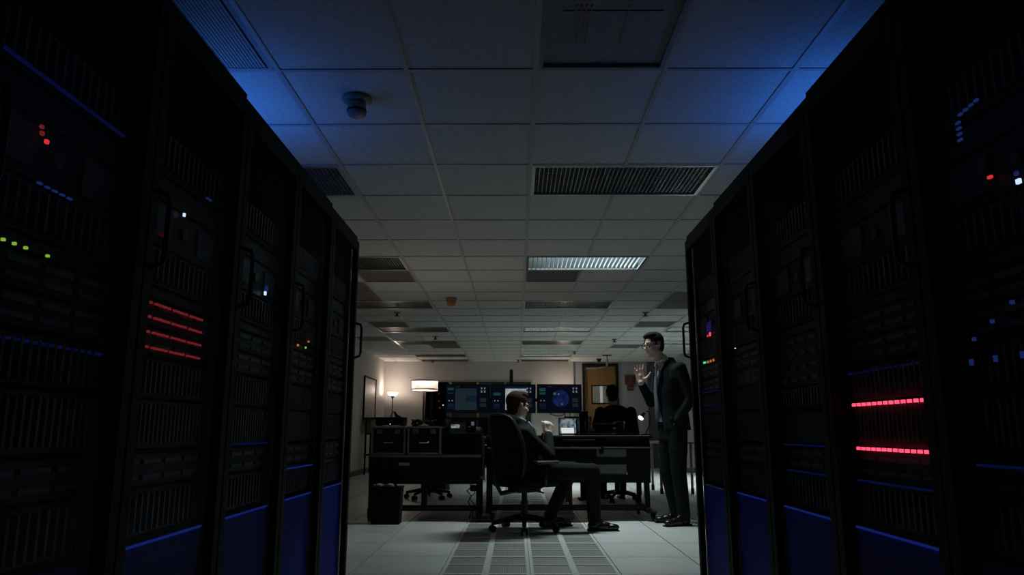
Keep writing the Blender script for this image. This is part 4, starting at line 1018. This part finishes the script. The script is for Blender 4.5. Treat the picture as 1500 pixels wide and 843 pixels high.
# ---------- the seated man
P = thing('person', 'seated man in dark suit with clasped hands, in office chair', 'person', (.09, 6.95, 0), 14)
HS_ = Vector((-.075, .0, 1.115)); HM = Matrix.Rotation(R(18), 3, 'Z') @ Matrix.Rotation(R(4), 3, 'Y')
shR, elR, wrR = (-.045, -.165, .865), (.165, -.215, .665), (.200, -.065, .865)
shL, elL, wrL = (-.045, .165, .865), (.16, .215, .675), (.215, .050, .855)
hipR, knR, anR = (.05, -.10, .53), (.585, -.175, .525), (.60, -.185, .09)
hipL, knL, anL = (.05, .10, .53), (.50, .16, .53), (.30, .20, .09)
tors = [(.05, 0, .45, .12, .17), (.04, 0, .55, .115, .165), (.01, 0, .66, .11, .155), (-.03, 0, .78, .12, .17), (-.055, 0, .86, .105, .178), (-.07, 0, .92, .085, .15), (-.08, 0, .965, .06, .075)]
b = MB(); b.loft(tors); head_shapes(b, HS_, HM)
b.cap((-.08, 0, .93), .062, HS_ + HM @ Vector((-.02, 0, -.06)), .056)
for s, e, w in ((shL, elL, wrL), (shR, elR, wrR)): limb(b, [(s, .055), (e, .042), (w, .029)])
for h, k, a in ((hipL, knL, anL), (hipR, knR, anR)): limb(b, [(h, .085), (k, .058), (a, .040)])
hand(b, wrR, (.10, .35, .9), (-.2, .9, -.2), (-.95, .1, .3), 1.08, curl=(35, 50, 30), thumb_out=.3, fan=1.0)
hand(b, wrL, (.10, -.30, .9), (-.2, -.9, -.2), (-.95, -.1, .3), 1.08, curl=(35, 50, 30), thumb_out=.3, fan=1.0)
remesh('body', b, M_SKIN, P, .0065, 2)
head_extras(P, HS_, HM, M_HAIRB, part=-1, grow=.006)
b = MB(); b.loft([(x, y, z, rx + .004, ry + .004) for x, y, z, rx, ry in tors])
b.cap((-.082, 0, .95), .070, (-.082, 0, 1.02), .064)
remesh('shirt', b, M_SHIRT, P, .008, 2, cut=lambda c: abs(c.y) > .11 and c.z > .75)
b = MB(); b.loft([(.04, 0, .43, .155, .20), (.035, 0, .55, .148, .19), (.005, 0, .66, .138, .178), (-.03, 0, .78, .148, .195), (-.055, 0, .86, .13, .20), (-.07, 0, .915, .105, .165), (-.085, 0, .955, .085, .10), (-.088, 0, .985, .078, .084)])
for s, e, w in ((shL, elL, wrL), (shR, elR, wrR)):
    w2 = Vector(w) + (Vector(e) - Vector(w)).normalized() * .025
    limb(b, [(s, .064), (e, .058), (w2, .046)])
b.ell((.12, -.15, .50), (.11, .06, .09)); b.ell((.12, .15, .50), (.11, .06, .09))
def jcut2(c):
    return c.x > .0 and c.z > .62 and c.z < 1.0 and abs(c.y) < .008 + (c.z - .62) / .36 * .07 and c.x > -.02
remesh('jacket', b, M_SUITG, P, .009, 3, cut=jcut2)
b = MB(); ring = []
for k in range(25):
    a = 2 * math.pi * k / 24
    ring.append((-.080 + .070 * math.cos(a), .066 * math.sin(a), 1.005 - .025 * math.cos(a)))
b.tube(ring, .013, n=8, caps=False).build('collar', M_SHIRT, P, True)
MB().tube([(.02, 0, .97), (.075, 0, .90), (.10, 0, .78), (.13, 0, .66)], [.016, .022, .028, .030], n=8).build('tie', M_TIE, P, True)
b = MB(); b.loft([(.05, 0, .45, .13, .185), (.05, 0, .56, .128, .18), (.03, 0, .66, .12, .165)])
for h, k, a in ((hipL, knL, anL), (hipR, knR, anR)):
    k2 = Vector(k); a2 = Vector(a) + Vector((-.01, 0, .02))
    limb(b, [(h, .100), ((Vector(h) + k2) / 2, .090), (k2, .074), ((k2 + a2) / 2, .072), (a2, .064)])
remesh('trousers', b, M_SUITG, P, .009, 4, cut=lambda c: c.z < .06)
shoe(P, anR, R(-14)); shoe(P, anL, R(10))

# ---------- the figure seen from behind
P = thing('person', 'dark figure seen from behind at the far desk', 'person', (1.30, 9.68, 0), 92)
HS_ = Vector((.05, .03, 1.345)); HM = Matrix.Rotation(R(0), 3, 'Z')
shR, elR, wrR = (.0, -.20, 1.12), (.10, -.27, .82), (.33, -.17, .79)
shL, elL, wrL = (.0, .20, 1.12), (.10, .27, .82), (.33, .17, .79)
hipR, knR, anR = (.0, -.10, .54), (.40, -.13, .53), (.42, -.13, .09)
hipL, knL, anL = (.0, .10, .54), (.40, .13, .53), (.42, .13, .09)
tors = [(.0, 0, .48, .12, .17), (.0, 0, .60, .115, .165), (.0, 0, .75, .11, .16), (.0, 0, .92, .12, .18), (.0, 0, 1.07, .11, .19), (.01, 0, 1.15, .09, .165), (.02, 0, 1.20, .065, .08)]
b = MB(); b.loft(tors); head_shapes(b, HS_, HM)
b.cap((.02, 0.01, 1.10), .062, HS_ + Vector((-.02, 0, -.06)), .056)
for s, e, w in ((shL, elL, wrL), (shR, elR, wrR)): limb(b, [(s, .055), (e, .042), (w, .029)])
for h, k, a in ((hipL, knL, anL), (hipR, knR, anR)): limb(b, [(h, .085), (k, .058), (a, .040)])
hand(b, wrR, (1, .1, -.02), (0, 0, -1), (0, 1, 0), 1.0, curl=(10, 15, 15)); hand(b, wrL, (1, -.1, -.02), (0, 0, -1), (0, -1, 0), 1.0, curl=(10, 15, 15))
remesh('body', b, M_SKIN, P, .008, 2)
head_extras(P, HS_, HM, M_HAIRD, part=1, grow=.004)
b = MB(); b.loft([(x, y, z, rx + .03, ry + .03) for x, y, z, rx, ry in tors[:-1]] + [(.015, .005, 1.215, .078, .085)])
for s, e, w in ((shL, elL, wrL), (shR, elR, wrR)): limb(b, [(s, .078), (e, .062), (w, .045)])
remesh('jacket', b, M_SUITK, P, .010, 3)
b = MB(); b.loft([(0, 0, .46, .13, .185), (0, 0, .60, .13, .18)])
for h, k, a in ((hipL, knL, anL), (hipR, knR, anR)):
    limb(b, [(h, .10), (k, .074), (Vector(a) + Vector((0, 0, .02)), .062)])
remesh('trousers', b, M_SUITK, P, .010, 4, cut=lambda c: c.z < .06)
shoe(P, anR, 0); shoe(P, anL, 0)
